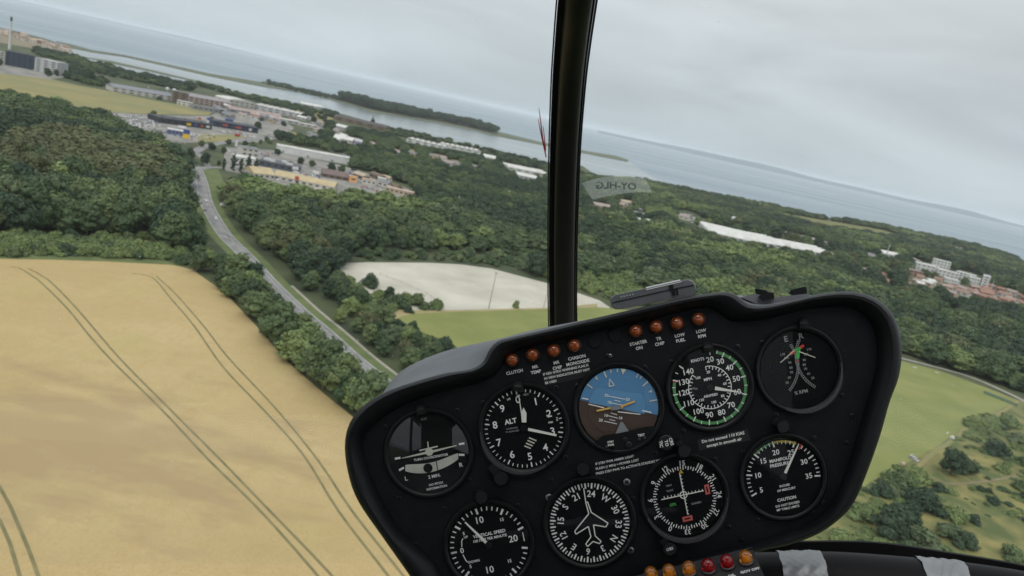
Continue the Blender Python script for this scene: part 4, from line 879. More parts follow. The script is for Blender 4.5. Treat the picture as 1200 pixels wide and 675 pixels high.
while k < 1500:
    x, y = r.uniform(960, 1330), r.uniform(475, 760)
    if inpoly(x, y, scrub_px) and not inpoly(x, y-3, green_px):
        q = G(x, y); nn = math.sin(q.x*0.05)+math.sin(q.y*0.06+1)+r.uniform(-1, 1)
        if nn > 0.0: scr.append((q.x, q.y, -0.3, r.uniform(0.7, 2.4)*(2.0 if nn > 1.3 else 1.0), 'lbush' if r.random() < 0.75 else 'bush', r.uniform(1.2, 2.4)))
        k += 1
# ---- one mass each of far woodland and low scrub, planted with geometry nodes
KIDX = ['green', 'brown', 'dark', 'light', 'bush', 'lbush', 'pine']
SRC = []
for k in KIDX:
    for vi in range(2 if k in ('green',) else 1):
        o = PROTO_OBJ.get((k, vi))
        if o is None:
            o = next((PROTO_OBJ[q] for q in PROTO_OBJ if q[0] == k), None)
        if o is None: o = PROTO_OBJ[('green', next(q[1] for q in PROTO_OBJ if q[0] == 'green'))]
        SRC.append((k, o))
def mass(name, pts, label, cat):
    me = bpy.data.meshes.new(name); me.from_pydata([(p_[0], p_[1], p_[2]) for p_ in pts], [], [])
    sca = me.attributes.new('plant_scale', 'FLOAT_VECTOR', 'POINT'); rot = me.attributes.new('plant_turn', 'FLOAT_VECTOR', 'POINT'); kd = me.attributes.new('plant_kind', 'INT', 'POINT')
    names = [s_[0] for s_ in SRC]; sca, rot, kd = (me.attributes[n_] for n_ in ('plant_scale', 'plant_turn', 'plant_kind'))
    for i, p_ in enumerate(pts):
        ids = [j for j, n_ in enumerate(names) if n_ == p_[4]] or [0]; j = ids[i % len(ids)]
        s_ = p_[3]/PROT[names[j]][2]; w_ = p_[5]*random.uniform(0.9, 1.15)
        sca.data[i].vector = (s_*w_, s_*w_, s_); rot.data[i].vector = (0, 0, random.uniform(0, 6.28)); kd.data[i].value = j
    o = bpy.data.objects.new(name, me); C.objects.link(o); tag(o, label, cat, kind='stuff')
    g = bpy.data.node_groups.new(name+'_planting', 'GeometryNodeTree')
    g.interface.new_socket('Geometry', in_out='INPUT', socket_type='NodeSocketGeometry'); g.interface.new_socket('Geometry', in_out='OUTPUT', socket_type='NodeSocketGeometry')
    gi = g.nodes.new('NodeGroupInput'); go = g.nodes.new('NodeGroupOutput'); ip = g.nodes.new('GeometryNodeInstanceOnPoints'); jn = g.nodes.new('GeometryNodeJoinGeometry')
    for nm_, ob in reversed(SRC):
        oi = g.nodes.new('GeometryNodeObjectInfo'); oi.inputs['Object'].default_value = ob; oi.inputs['As Instance'].default_value = True
        g.links.new(oi.outputs['Geometry'], jn.inputs[0])
    def attr(nm_, dt):
        a = g.nodes.new('GeometryNodeInputNamedAttribute'); a.data_type = dt; a.inputs['Name'].default_value = nm_; return a.outputs['Attribute']
    g.links.new(gi.outputs[0], ip.inputs['Points']); g.links.new(jn.outputs[0], ip.inputs['Instance']); ip.inputs['Pick Instance'].default_value = True
    g.links.new(attr('plant_kind', 'INT'), ip.inputs['Instance Index']); g.links.new(attr('plant_turn', 'FLOAT_VECTOR'), ip.inputs['Rotation']); g.links.new(attr('plant_scale', 'FLOAT_VECTOR'), ip.inputs['Scale'])
    g.links.new(ip.outputs[0], go.inputs[0])
    md = o.modifiers.new('planting', 'NODES'); md.node_group = g
    return o
mass('woodland', rest, 'far dense mixed green woodland covering the land out to the coast', 'woodland')
mass('low_scrub', scr, 'low tufts of scrub dotted over the yellow green rough ground', 'scrub')
# =================================================================== THE HELICOPTER
# cockpit geometry is laid out on the real panel plane 0.75 m before the eye: pv(x, y, h) is a point h metres nearer than that plane
D0 = 0.75; PR = R(12)
def pv(px, py, h=0.0):
    d = D0-h; return Vector(((px-CX)/F*d, -(py-CY)/F*d, -d))
def frame(o, rot=PR): return Matrix.Translation(o) @ Matrix.Rotation(rot, 4, 'Z')
FR = {}
def croot(name, origin, rot=PR):
    e = bpy.data.objects.new(name, None); e.empty_display_size = 0.05; C.objects.link(e); fr = frame(origin, rot); e.matrix_world = CAM @ fr; FR[e] = fr; return e
def cobj(name, mb, material, parent, smooth=False, origin=None):
    """mesh whose vertices are given in the cockpit frame, parented under `parent`"""
    V = mb.v; o0 = origin or Vector((sum((v.x for v in V))/len(V), sum((v.y for v in V))/len(V), sum((v.z for v in V))/len(V)))
    fr = frame(o0); inv = fr.inverted(); me = bpy.data.meshes.new(name); me.from_pydata([tuple(inv @ v) for v in V], [], mb.f)
    for mm in (material if isinstance(material, (list, tuple)) else [material]): me.materials.append(mm)
    if isinstance(material, (list, tuple)): me.polygons.foreach_set('material_index', mb.m)
    if smooth:
        me.polygons.foreach_set('use_smooth', [True]*len(me.polygons))
        me.set_sharp_from_angle(angle=R(40))
    me.update(); bm = bmesh.new(); bm.from_mesh(me); bmesh.ops.recalc_face_normals(bm, faces=bm.faces); bm.to_mesh(me); bm.free()
    o = bpy.data.objects.new(name, me); C.objects.link(o); o.parent = parent
    if parent is None: o.matrix_world = CAM @ fr
    else: o.matrix_local = FR[parent].inverted() @ fr
    FR[o] = fr; return o
# ---- materials
m_face = mat('panel_black_paint', (0.0065, 0.0075, 0.0095), 0.6, spec=0.16, col2=(0.0095, 0.0108, 0.013), scale=60, bump=0.25, bscale=900)
m_lip = mat('black_rubber_edge', (0.0065, 0.007, 0.008), 0.42, spec=0.24, col2=(0.009, 0.0098, 0.011), scale=40, bump=0.15, bscale=700)
m_hood = mat('grey_glareshield', (0.155, 0.165, 0.18), 0.6, spec=0.4, col2=(0.125, 0.135, 0.15), scale=25, bump=0.35, bscale=1200)
m_bez = mat('instrument_bezel', (0.006, 0.0065, 0.0075), 0.38, spec=0.28)
m_bezg = mat('grey_bezel', (0.045, 0.046, 0.05), 0.35, spec=0.6)
m_dial = mat('dial_black', (0.005, 0.0055, 0.0065), 0.7, spec=0.1)
m_mark = mat('dial_white_marks', (0.88, 0.88, 0.86), 0.7)
m_need = mat('needle_white', (0.86, 0.85, 0.79), 0.6)
m_cream = mat('aged_cream', (0.68, 0.66, 0.56), 0.6)
m_dim = mat('dial_dim_marks', (0.30, 0.31, 0.30), 0.7)
m_green = mat('dial_green', (0.09, 0.32, 0.10), 0.7); m_gb = mat('dial_bright_green', (0.08, 0.5, 0.10), 0.6)
m_red = mat('dial_red', (0.55, 0.04, 0.03), 0.7); m_yel = mat('dial_yellow', (0.6, 0.42, 0.06), 0.7); m_flag = mat('flag_red', (0.62, 0.13, 0.12), 0.7)
m_aib = mat('horizon_blue', (0.13, 0.33, 0.58), 0.6, col2=(0.115, 0.30, 0.54), scale=30); m_aib2 = mat('horizon_ring_blue', (0.10, 0.27, 0.50), 0.6); m_aibr = mat('horizon_brown', (0.075, 0.046, 0.034), 0.7)
m_or = mat('horizon_bar_orange', (0.85, 0.50, 0.13), 0.6); m_agrey = mat('horizon_index_grey', (0.25, 0.27, 0.29), 0.6)
m_text = mat('placard_lettering', (0.70, 0.71, 0.70), 0.7); m_plac = mat('placard_black', (0.008, 0.008, 0.009), 0.5)
m_scr = mat('black_screw', (0.022, 0.022, 0.024), 0.3, metal=0.6); m_scrl = mat('steel_screw', (0.22, 0.22, 0.22), 0.35, metal=0.9)
m_knob = mat('knob_black', (0.011, 0.012, 0.013), 0.42, spec=0.35)
m_cons = mat('console_grey_black', (0.024, 0.025, 0.027), 0.5, spec=0.4, col2=(0.032, 0.033, 0.036), scale=50, bump=0.2, bscale=900)
m_bow = mat('black_painted_tube', (0.007, 0.0065, 0.006), 0.42, spec=0.22, col2=(0.010, 0.009, 0.008), scale=20)
m_sill = mat('black_frame', (0.004, 0.004, 0.0045), 0.6, spec=0.15)
m_tape = mat('silver_tape', (0.26, 0.27, 0.28), 0.38, metal=0.3, spec=0.5, col2=(0.21, 0.22, 0.23), scale=25, bump=0.08, bscale=90)
m_dev = mat('device_grey_plastic', (0.085, 0.092, 0.10), 0.4, col2=(0.11, 0.118, 0.125), scale=60, bump=0.1, bscale=900)
m_devt = mat('device_top', (0.36, 0.37, 0.38), 0.4); m_cab = mat('cabin_lining', (0.28, 0.28, 0.28), 0.9)
def lens(name, col, tr=0.75, em=None):
    m = mat(name, col, 0.12, spec=0.6, coat=0.6); b = m.node_tree.nodes['Principled BSDF']; b.inputs['Transmission Weight'].default_value = tr; b.inputs['IOR'].default_value = 1.45; return m
m_lr = lens('unlit_amber_lens', (0.66, 0.15, 0.02), 0.8); m_lam = lens('clear_amber_lens', (1.0, 0.42, 0.05), 0.85); m_lrd = lens('clear_red_lens', (0.7, 0.02, 0.03), 0.85)
def glass(name, tint, ior=1.45, rough=0.0, mul=1.0):
    m = bpy.data.materials.new(name); m.use_nodes = True; t = m.node_tree; t.nodes.clear()
    tr = N(t, 'ShaderNodeBsdfTransparent'); tr.inputs[0].default_value = (*tint, 1); gl = N(t, 'ShaderNodeBsdfGlossy'); gl.inputs['Roughness'].default_value = rough
    lw = N(t, 'ShaderNodeLayerWeight'); lw.inputs[0].default_value = 0.5; pw = N(t, 'ShaderNodeMath', operation='POWER'); pw.inputs[1].default_value = 5.0; t.links.new(lw.outputs['Facing'], pw.inputs[0])
    mm = N(t, 'ShaderNodeMath', operation='MULTIPLY_ADD'); f0 = ((ior-1)/(ior+1))**2; mm.inputs[1].default_value = (1-f0)*mul; mm.inputs[2].default_value = f0*mul; t.links.new(pw.outputs[0], mm.inputs[0])
    mx_ = N(t, 'ShaderNodeMixShader'); t.links.new(mm.outputs[0], mx_.inputs[0]); t.links.new(tr.outputs[0], mx_.inputs[1]); t.links.new(gl.outputs[0], mx_.inputs[2])
    o = N(t, 'ShaderNodeOutputMaterial'); t.links.new(mx_.outputs[0], o.inputs[0]); return m
m_glass = glass('cover_glass', (0.97, 0.98, 0.98), 1.27); m_ws = glass('windscreen_acrylic', (0.965, 0.98, 0.98), 1.2, mul=0.5)
# ---- outlines (positions on the panel plane)
A_ = [(481, 676), (450, 632), (420, 588), (408, 555), (404, 520), (411, 493), (430, 472), (457, 457), (490, 446), (523, 437), (545, 434), (556, 431), (566, 424), (574, 409), (583, 400), (598, 395.5), (640, 386), (700, 372), (740, 363), (790, 351), (815, 346), (830, 344), (848, 342), (860, 344), (869, 350), (877, 356), (886, 358), (897, 358), (912, 355.5), (958, 345), (987, 341.5), (1006, 342.5), (1027, 350), (1044, 365), (1053, 385), (1057, 412), (1053, 443), (1043, 470), (1031, 512), (1014.5, 558), (999, 591.6), (978, 613), (954, 628), (923, 639), (887, 647), (800, 672), (700, 705), (600, 735), (520, 735)]
B_ = [(500, 700), (450, 610), (430, 560), (425, 520), (430, 490), (440, 474), (449, 460), (458, 447), (470, 435), (485, 426), (502, 418.5), (520, 412), (540, 406.5), (585, 397), (605, 391.5), (635, 384.5), (700, 372), (740, 363), (800, 350), (825, 346), (850, 345), (872, 346.5), (895, 349), (912, 348), (945, 346.5), (985, 347), (1015, 360), (1035, 390), (1035, 430), (1020, 480), (1000, 540), (970, 590), (900, 625), (800, 655), (700, 690), (600, 720), (520, 720)]
C_ = [(510, 660), (470, 622), (447, 585), (432, 550), (425, 522), (432, 503), (452, 487), (480, 472), (520, 459), (558, 450), (578, 441), (589, 428), (600, 415), (622, 407), (680, 394), (745, 379), (800, 366), (826, 361), (842, 366), (856, 376), (876, 377), (900, 374), (940, 364), (985, 360), (1008, 366), (1024, 385), (1028, 415), (1022, 450), (1010, 490), (997, 535), (983, 572), (968, 598), (948, 613), (922, 623), (880, 636), (790, 660), (700, 690), (610, 712), (540, 712)]
CEN = (735, 505); NA = 220
def by_angle(P, n=NA):
    out = []
    # smooth the outline first (closed Catmull-Rom)
    Q = []
    for i in range(len(P)):
        p0, p1, p2, p3 = (Vector(P[(i+k) % len(P)]) for k in (-1, 0, 1, 2))
        for k in range(8):
            t = k/8; Q.append(0.5*((2*p1)+(p2-p0)*t+(2*p0-5*p1+4*p2-p3)*t*t+(3*p1-p0-3*p2+p3)*t**3))
    for k in range(n):
        a = 2*math.pi*k/n; d = Vector((math.cos(a), math.sin(a))); best = 0
        for i in range(len(Q)):
            p, q = Q[i]-Vector(CEN), Q[(i+1) % len(Q)]-Vector(CEN); e = q-p; den = d.x*e.y-d.y*e.x
            if abs(den) < 1e-9: continue
            t = (p.x*e.y-p.y*e.x)/den; s = (p.x*d.y-p.y*d.x)/den
            if 0 <= s <= 1 and t > best: best = t
        out.append((CEN[0]+d.x*best, CEN[1]+d.y*best))
    return out
RA, RB, RC = by_angle(A_), by_angle(B_), by_angle(C_)
panel = croot('instrument_panel', pv(*CEN)); tag(panel, 'black curved instrument panel with nine round gauges and rows of amber lamps', 'instrument panel')
def loft(rings, cap0=False, cap1=False, wrap=True):
    b = MB(); n = len(rings[0]); b.v = [v for r_ in rings for v in r_]
    b.f = [(i*n+k, i*n+(k+1) % n, (i+1)*n+(k+1) % n, (i+1)*n+k) for i in range(len(rings)-1) for k in range(n)]
    if cap1: b.f.append(tuple(range((len(rings)-1)*n, len(rings)*n)))
    if cap0: b.f.append(tuple(range(n))[::-1])
    b.m = [0]*len(b.f); return b
def mixr(P, Q, t): return [(p[0]+(q[0]-p[0])*t, p[1]+(q[1]-p[1])*t) for p, q in zip(P, Q)]
def ring(P, h): return [pv(x, y, h) for x, y in P]
# glareshield and box behind: runs forward to a fuller outline
shr = [(CEN[0]+(x-CEN[0])*0.985, CEN[1]+(y-CEN[1])*0.985) for x, y in RA]
back = [(CEN[0]+(x-CEN[0])*0.86, CEN[1]+(y-CEN[1])*0.86) for x, y in RB]
hs = []
for t, h in ((0, 0.004), (0.25, -0.02), (0.5, -0.05), (0.75, -0.10), (0.92, -0.15), (1.0, -0.20)):
    hs.append(ring(mixr(shr, RB, t), h))
hs += [ring([(CEN[0]+(x-CEN[0])*0.97, CEN[1]+(y-CEN[1])*0.97) for x, y in RB], -0.24), ring(back, -0.27)]
cobj('glareshield', loft(hs, cap1=True), m_hood, panel, smooth=True)
lp = [(0, -0.006), (0.0, 0.006), (0.06, 0.012), (0.18, 0.0155), (0.34, 0.0155), (0.55, 0.0125), (0.75, 0.008), (0.92, 0.0035), (1.0, 0.0)]
cobj('edge_trim', loft([ring(shr, -0.006)]+[ring(mixr(RA, RC, t), h) for t, h in lp]+[ring(mixr(RA, RC, 1.0), -0.004)]), m_lip, panel, smooth=True)
b = loft([ring(mixr(RA, RC, 1.0), -0.006), ring(mixr(RA, RC, 0.97), 0.0)]); b.f.append(tuple(range(NA, 2*NA))); b.m.append(0)
cobj('face_plate', b, m_face, panel)

# ---- lettering
TCACHE = {}
def text_geo(s, bold=False):
    if (s, bold) in TCACHE: return TCACHE[(s, bold)]
    cu = bpy.data.curves.new('t', 'FONT'); cu.body = s; cu.size = 1.0; cu.align_x = 'CENTER'; cu.align_y = 'CENTER'; cu.resolution_u = 2; cu.offset = 0.026 if bold else 0.014
    o = bpy.data.objects.new('t', cu); C.objects.link(o); dg = bpy.context.evaluated_depsgraph_get(); me = bpy.data.meshes.new_from_object(o.evaluated_get(dg))
    v = [Vector(q.co) for q in me.vertices]; f = [tuple(p_.vertices) for p_ in me.polygons]; bpy.data.objects.remove(o); bpy.data.curves.remove(cu); bpy.data.meshes.remove(me)
    TCACHE[(s, bold)] = (v, f); return v, f
def put_text(mb, s, x, y, size, ang=12, h=0.0, m=0, sx=1.0, bold=True, mirror=False):
    """size in frame pixels; ang = counter-clockwise degrees"""
    v, f = text_geo(s, bold); ca, sa = math.cos(R(ang)), math.sin(R(ang)); o = []
    for q in v:
        a, b_ = q.x*size*sx*(-1 if mirror else 1), q.y*size; o.append(pv(x+a*ca-b_*sa, y-(a*sa+b_*ca), h))
    mb.add(o, f, m)
def quad(mb, P, h, m=0): mb.add([pv(x, y, h) for x, y in P], [tuple(range(len(P)))], m)
def bar(mb, x0, y0, x1, y1, w0, h, m=0, w1=None):
    w1 = w0 if w1 is None else w1; d = Vector((x1-x0, y1-y0)); 
    if d.length < 1e-6: return
    d.normalize(); n = Vector((-d.y, d.x)); quad(mb, [(x0+n.x*w0/2, y0+n.y*w0/2), (x1+n.x*w1/2, y1+n.y*w1/2), (x1-n.x*w1/2, y1-n.y*w1/2), (x0-n.x*w0/2, y0-n.y*w0/2)], h, m)
def solidbar(mb, x0, y0, x1, y1, w0, w1, h0, h1, m=0):
    d = Vector((x1-x0, y1-y0)).normalized(); n = Vector((-d.y, d.x)); P = [(x0+n.x*w0/2, y0+n.y*w0/2), (x1+n.x*w1/2, y1+n.y*w1/2), (x1-n.x*w1/2, y1-n.y*w1/2), (x0-n.x*w0/2, y0-n.y*w0/2)]
    mb.add([pv(x, y, h0) for x, y in P]+[pv(x, y, h1) for x, y in P], [(4, 5, 6, 7), (0, 1, 5, 4), (1, 2, 6, 5), (2, 3, 7, 6), (3, 0, 4, 7)], m)
def P2(cx, cy, r, deg):
    """deg clockwise from the panel's own up direction"""
    a = R(deg-12); return cx+r*math.sin(a), cy-r*math.cos(a)
def disc(mb, cx, cy, r, h, m=0, seg=48, r0=0):
    if r0: 
        v = [pv(cx+q*math.cos(2*math.pi*k/seg), cy+q*math.sin(2*math.pi*k/seg), h) for q in (r0, r) for k in range(seg)]
        mb.add(v, [(k, (k+1) % seg, seg+(k+1) % seg, seg+k) for k in range(seg)], m)
    else: mb.add([pv(cx+r*math.cos(2*math.pi*k/seg), cy+r*math.sin(2*math.pi*k/seg), h) for k in range(seg)], [tuple(range(seg))], m)
def arc(mb, cx, cy, r0, r1, d0, d1, h, m=0, n=None):
    n = n or max(2, int(abs(d1-d0)/5)); v = []
    for i in range(n+1):
        d = d0+(d1-d0)*i/n; v += [pv(*P2(cx, cy, r0, d), h), pv(*P2(cx, cy, r1, d), h)]
    mb.add(v, [(2*i, 2*i+1, 2*i+3, 2*i+2) for i in range(n)], m)
def tick(mb, cx, cy, r0, r1, deg, w_, h, m=0):
    a = P2(cx, cy, r0, deg); b_ = P2(cx, cy, r1, deg); bar(mb, a[0], a[1], b_[0], b_[1], w_, h, m)
HD = 0.0006     # depth of the dial behind the panel face
HM = HD+0.0003; HN = HD+0.0016
def ringsolid(mb, cx, cy, prof, seg=72, m=0):
    """turned ring: prof = [(radius px, height)]"""
    v = [pv(cx+r*math.cos(2*math.pi*k/seg), cy+r*math.sin(2*math.pi*k/seg), h) for r, h in prof for k in range(seg)]; n = len(prof)
    mb.add(v, [(i*seg+k, i*seg+(k+1) % seg, (i+1)*seg+(k+1) % seg, (i+1)*seg+k) for i in range(n-1) for k in range(seg)], m)
MS = [m_mark, m_dim, m_green, m_red, m_yel, m_gb, m_flag, m_cream, m_need]
def gauge(name, label, cx, cy, r, style=0, off=(0, 0), cover=True):
    e = bpy.data.objects.new(name, None); e.empty_display_size = 0.02; C.objects.link(e); fr = frame(pv(cx, cy)); e.parent = panel; e.matrix_local = FR[panel].inverted() @ fr; FR[e] = fr; e['label'] = label
    b = MB(); ro = r+3.5
    ringsolid(b, cx, cy, [(ro+2, 0.0003), (ro+1.8, 0.0030), (ro+0.8, 0.0042), (ro-0.8, 0.0046), (r+1.2, 0.0042), (r-0.6, 0.0030), (r-1.2, 0.0005)])
    cobj('bezel', b, m_bez, e, smooth=True)
    if style:
        b = MB(); n = 40; v = []
        for i in range(n+1):      # the lighter grey crescent of the case low on one side
            a = R(style[0]+(style[1]-style[0])*i/n); t = math.sin(math.pi*i/n); 
            for q, h in ((r+1.0, 0.0046), (r+2.0, 0.0062), (r+2.5+3.5*t, 0.0062), (r+3.5+4.6*t, 0.0008)): v.append(pv(cx+q*math.cos(a), cy+q*math.sin(a), h))
        b.add(v, [(4*i+k, 4*i+k+1, 4*i+4+k+1, 4*i+4+k) for i in range(n) for k in range(3)]); cobj('case_rim', b, m_bezg, e, smooth=True)
    b = MB(); disc(b, cx, cy, r-0.5, HD); cobj('dial_face', b, m_dial, e)
    if cover:
        b = MB(); ringsolid(b, cx, cy, [(r-0.8, 0.0032), (r*0.7, 0.0035), (r*0.35, 0.0037)], 48); disc(b, cx, cy, r*0.35, 0.0037); cobj('cover_glass', b, m_glass, e, smooth=True)
    return e
def needle(e, cx, cy, deg, r0, r1, w0, w1, material=None, h=HN, hub=3.5, tail=None, name='needle'):
    b = MB(); a = P2(cx, cy, r0, deg); c_ = P2(cx, cy, r1, deg); solidbar(b, a[0], a[1], c_[0], c_[1], w0, w1, h-0.0004, h+0.0003)
    if tail: t0 = P2(cx, cy, -r0, deg); 
    o = cobj(name, b, material or m_need, e)
    if hub:
        b = MB(); ringsolid(b, cx, cy, [(hub, HM), (hub, h+0.0008), (hub*0.8, h+0.001)], 20); disc(b, cx, cy, hub*0.8, h+0.001, seg=20); cobj('hub', b, m_bez, e)
    return o

# 1 turn coordinator
cx, cy, r = 502, 531, 48
e = gauge('turn_coordinator', 'gauge with a small aeroplane and a curved slip tube', cx, cy, r, cover=False)
b = MB(); ringsolid(b, cx, cy, [((r-0.8)*q, 0.0036+0.0056*(1-q*q)) for q in (1, 0.93, 0.85, 0.77, 0.68, 0.59, 0.5, 0.4, 0.3, 0.2, 0.1, 0.01)], 64); cobj('cover_glass', b, glass('domed_glass', (0.93, 0.94, 0.95), 1.62), e, smooth=True)
b = MB()
for (x, y, a) in ((466, 537, 10), (541, 520, 10), (470.5, 549.5, 30), (541, 533, -2)): 
    ca, sa = math.cos(R(a)), math.sin(R(a)); bar(b, x-3.3*ca, y+3.3*sa, x+3.3*ca, y-3.3*sa, 2.4, HM)
put_text(b, 'TURN COORDINATOR', 505, 536, 3.9, 10, HM); put_text(b, 'L', 476, 561, 7, 12, HM, bold=False); put_text(b, 'R', 540, 545, 7, 12, HM, bold=False)
put_text(b, '2 MIN.', 509, 558, 5.2, 12, HM); put_text(b, 'NO PITCH', 511, 567, 3.6, 12, HM); put_text(b, 'INFORMATION', 512, 571.5, 3.6, 12, HM); put_text(b, 'ELEC', 497, 491, 3.4, 12, HM, m=1)
cobj('markings', b, MS, e)
b = MB(); P = []
for i in range(17):
    t = i/16; x = 475+(537-475)*t; yc = 548.5-t*14+6*math.sin(math.pi*t); P.append((x, yc))
top = [(x, y-5.6+(abs(i-8)/8)**4*2) for i, (x, y) in enumerate(P)]; bot = [(x, y+5.6-(abs(i-8)/8)**4*2) for i, (x, y) in enumerate(P)]
for i in range(16): quad(b, [top[i], top[i+1], bot[i+1], bot[i]], HM+0.0004)
cobj('slip_tube', b, mat('slip_tube_glass', (0.55, 0.55, 0.48), 0.35, col2=(0.66, 0.66, 0.58), scale=90), e)
b = MB(); disc(b, 501.5, 548.5, 5.4, HM+0.0009, seg=28); bar(b, 511, 540, 513, 551, 1.0, HM+0.0008); cobj('slip_ball', b, m_dial, e)
b = MB(); bar(b, 502, 530, 471, 537, 3.0, HN, 0, 0.8); bar(b, 503, 530, 535, 522, 3.0, HN, 0, 0.8); disc(b, 503, 529.5, 4.6, HN+0.0002, seg=24); bar(b, 491.5, 528, 513, 523, 1.6, HN+0.0001); bar(b, 502, 526, 501.3, 517.5, 1.4, HN+0.0001)
cobj('aeroplane_symbol', b, m_cream, e)
# 2 altimeter
cx, cy, r = 614, 502, 49
e = gauge('altimeter', 'altimeter with two white hands and a striped flag', cx, cy, r, style=(60, 175))
b = MB()
for i in range(50): tick(b, cx, cy, r-(8.5 if i % 5 == 0 else 6.5), r-3, i*7.2, 1.5 if i % 5 == 0 else 0.9, HM)
for n_ in range(10):
    x, y = P2(cx, cy, r-15, n_*36); put_text(b, str(n_), x, y, 12, 12, HM, bold=False)
put_text(b, 'ALT', 598.5, 494, 8, 12, HM); put_text(b, 'CALIBRATED', 600, 502, 2.4, 8, HM, m=1); put_text(b, 'TO 20,000 FEET', 600.5, 505.5, 2.4, 8, HM, m=1); put_text(b, 'FEET', 616.5, 462.5, 3, 6, HM, m=1); put_text(b, '100', 596, 468, 3, 25, HM)
put_text(b, 'MB', 642, 487, 2.6, 8, HM); put_text(b, '1000', 645, 495, 3.0, 8, HM); put_text(b, '29.9', 653, 491, 2.6, 95, HM)
for i in range(4): bar(b, 614.5+i*0.2+i*1.6, 520-i*3.2+2.5, 622+i*1.2+i*1.0, 524.5-i*3.0+1, 1.5, HM, 7)
cobj('markings', b, MS, e)
needle(e, cx, cy, 114, 5, 39, 3.4, 2.6, hub=4.2, name='long_hand'); b = MB(); quad(b, [(611.5, 495), (610.5, 484), (613.5, 477.5), (617, 484), (616.8, 495)], HN+0.0006); cobj('short_hand', b, m_need, e)
b = MB(); bar(b, 611.5, 487, 608, 464, 1.3, HN+0.0009, 0, 0.7); quad(b, [(605.5, 463), (609.5, 462.5), (608.5, 467)], HN+0.0009); cobj('thin_hand', b, m_need, e)
# 3 attitude indicator
cx, cy, r = 725, 478, 49
e = gauge('attitude_indicator', 'attitude ball, blue sky half over brown ground half', cx, cy, r)
HB = HD+0.0002
def half(mb, cx, cy, r, deg, off, h, m, seg=48, low=False, cut=None):
    """part of a disc on one side of a line; deg = image angle of the line's normal"""
    pts = []; nx, ny = math.cos(R(deg)), math.sin(R(deg))
    for k in range(seg*2):
        a = math.pi*k/seg; x, y = r*math.cos(a), r*math.sin(a); d = x*nx+y*ny
        if d > off: x -= nx*(d-off); y -= ny*(d-off)
        if cut is not None:
            c_ = x*math.sin(R(12))*-0+(-x*math.sin(R(12)))*-1
        pts.append((cx+x, cy+y))
    mb.add([pv(x, y, h) for x, y in pts], [tuple(range(len(pts)))], m)
b = MB(); disc(b, cx, cy, 46.5, HB); cobj('lower_ground', b, m_aibr, e)
b = MB(); half(b, cx, cy, 46.3, 101, -0.5, HB+0.0002, 0); cobj('sky_ring', b, m_aib2, e)
b = MB(); disc(b, 723, 477, 33.5, HB+0.0004); cobj('ball_ground', b, mat('ball_brown', (0.085, 0.052, 0.038), 0.6, col2=(0.07, 0.044, 0.033), scale=60), e)
b = MB(); half(b, 723, 477, 33.3, 101.5, 1.5, HB+0.0006, 0); cobj('ball_sky', b, m_aib, e)
b = MB(); half(b, 723, 477, 33.4, 97, -20, HB+0.0008, 0); cobj('ball_dark_band', b, m_aib2, e)  # darker blue band across the top of the ball
b = MB(); h = HB+0.0010
for dg_, ln, ww in ((-60+19, 7.5, 1.5), (-30+20, 7.5, 1.6), (-20+20, 4, 1.2), (-10+20, 4, 1.2), (30+20-8, 5, 1.2), (38+10, 4, 1.2), (60, 8, 1.6), (90, 9, 1.4)): tick(b, cx, cy, 46-ln, 46, dg_, ww, h, 7)
x, y = P2(cx, cy, 44, 19); quad(b, [P2(cx, cy, 46, 15), P2(cx, cy, 46, 23), P2(cx, cy, 39, 19)], h, 7); quad(b, [P2(cx, cy, 46, -23), P2(cx, cy, 44, -27), P2(cx, cy, 40.5, -24)], h, 7); quad(b, [P2(cx, cy, 44, 73), P2(cx, cy, 43, 77), P2(cx, cy, 39, 74)], h, 7)
for (x0, y0, x1, y1, ww) in ((682, 466.5, 689.5, 468, 1.5), (752.5, 481, 763.5, 483.5, 1.5), (689.5, 473.5, 708, 477.8, 1.2), (724, 482.5, 750.5, 485.5, 1.2), (713, 464.2, 733, 468, 0.9), (715, 472, 731, 475, 0.9), (720, 469, 727, 470.6, 0.8), (716, 484, 723, 486, 0.8), (712, 487, 724, 490, 0.9), (714, 491.5, 721, 493.2, 0.8), (708, 493.5, 723, 496.8, 0.9)): bar(b, x0, y0, x1, y1, ww, h, 0)
for s_, x, y in (('20', 710.7, 463.4), ('20', 735.5, 468.3), ('10', 713.8, 471.5), ('10', 710, 487), ('20', 704, 492.5), ('10', 727, 490)): put_text(b, s_, x, y, 4.6, -8, h)
for (x0, y0, x1, y1) in ((714.5, 444, 713.8, 453), (714.5, 444, 720, 451.5), (713.8, 453, 720, 451.5)): bar(b, x0, y0, x1, y1, 1.2, h+0.0002, 7)
cobj('markings', b, MS, e)
b = MB(); solidbar(b, 699, 481.5, 715.5, 478, 2.2, 2.2, h, h+0.0012); solidbar(b, 728, 476.2, 744, 470.3, 2.2, 2.2, h, h+0.0012); solidbar(b, 728, 476.2, 730, 478, 2.0, 2.0, h, h+0.0012); cobj('wing_bars', b, m_or, e)
b = MB(); disc(b, 722, 477.5, 3.2, h+0.001, seg=16); bar(b, 716, 479, 729, 477, 4.2, h+0.0009); cobj('centre_dot', b, m_agrey, e)
b = MB(); quad(b, [(727.5, 494), (730, 495), (737.5, 506), (720.5, 510)], h+0.0013); cobj('pointer_base', b, m_agrey, e)
b = MB(); pts = [P2(cx, cy, 50, d_) for d_ in range(127, 228, 5)]; pts = pts+[P2(cx, cy, 37.5, 222), P2(cx, cy, 31.5, 205), P2(cx, cy, 29.5, 190), P2(cx, cy, 29, 180), P2(cx, cy, 30, 165), P2(cx, cy, 33, 150), P2(cx, cy, 38.5, 137)]
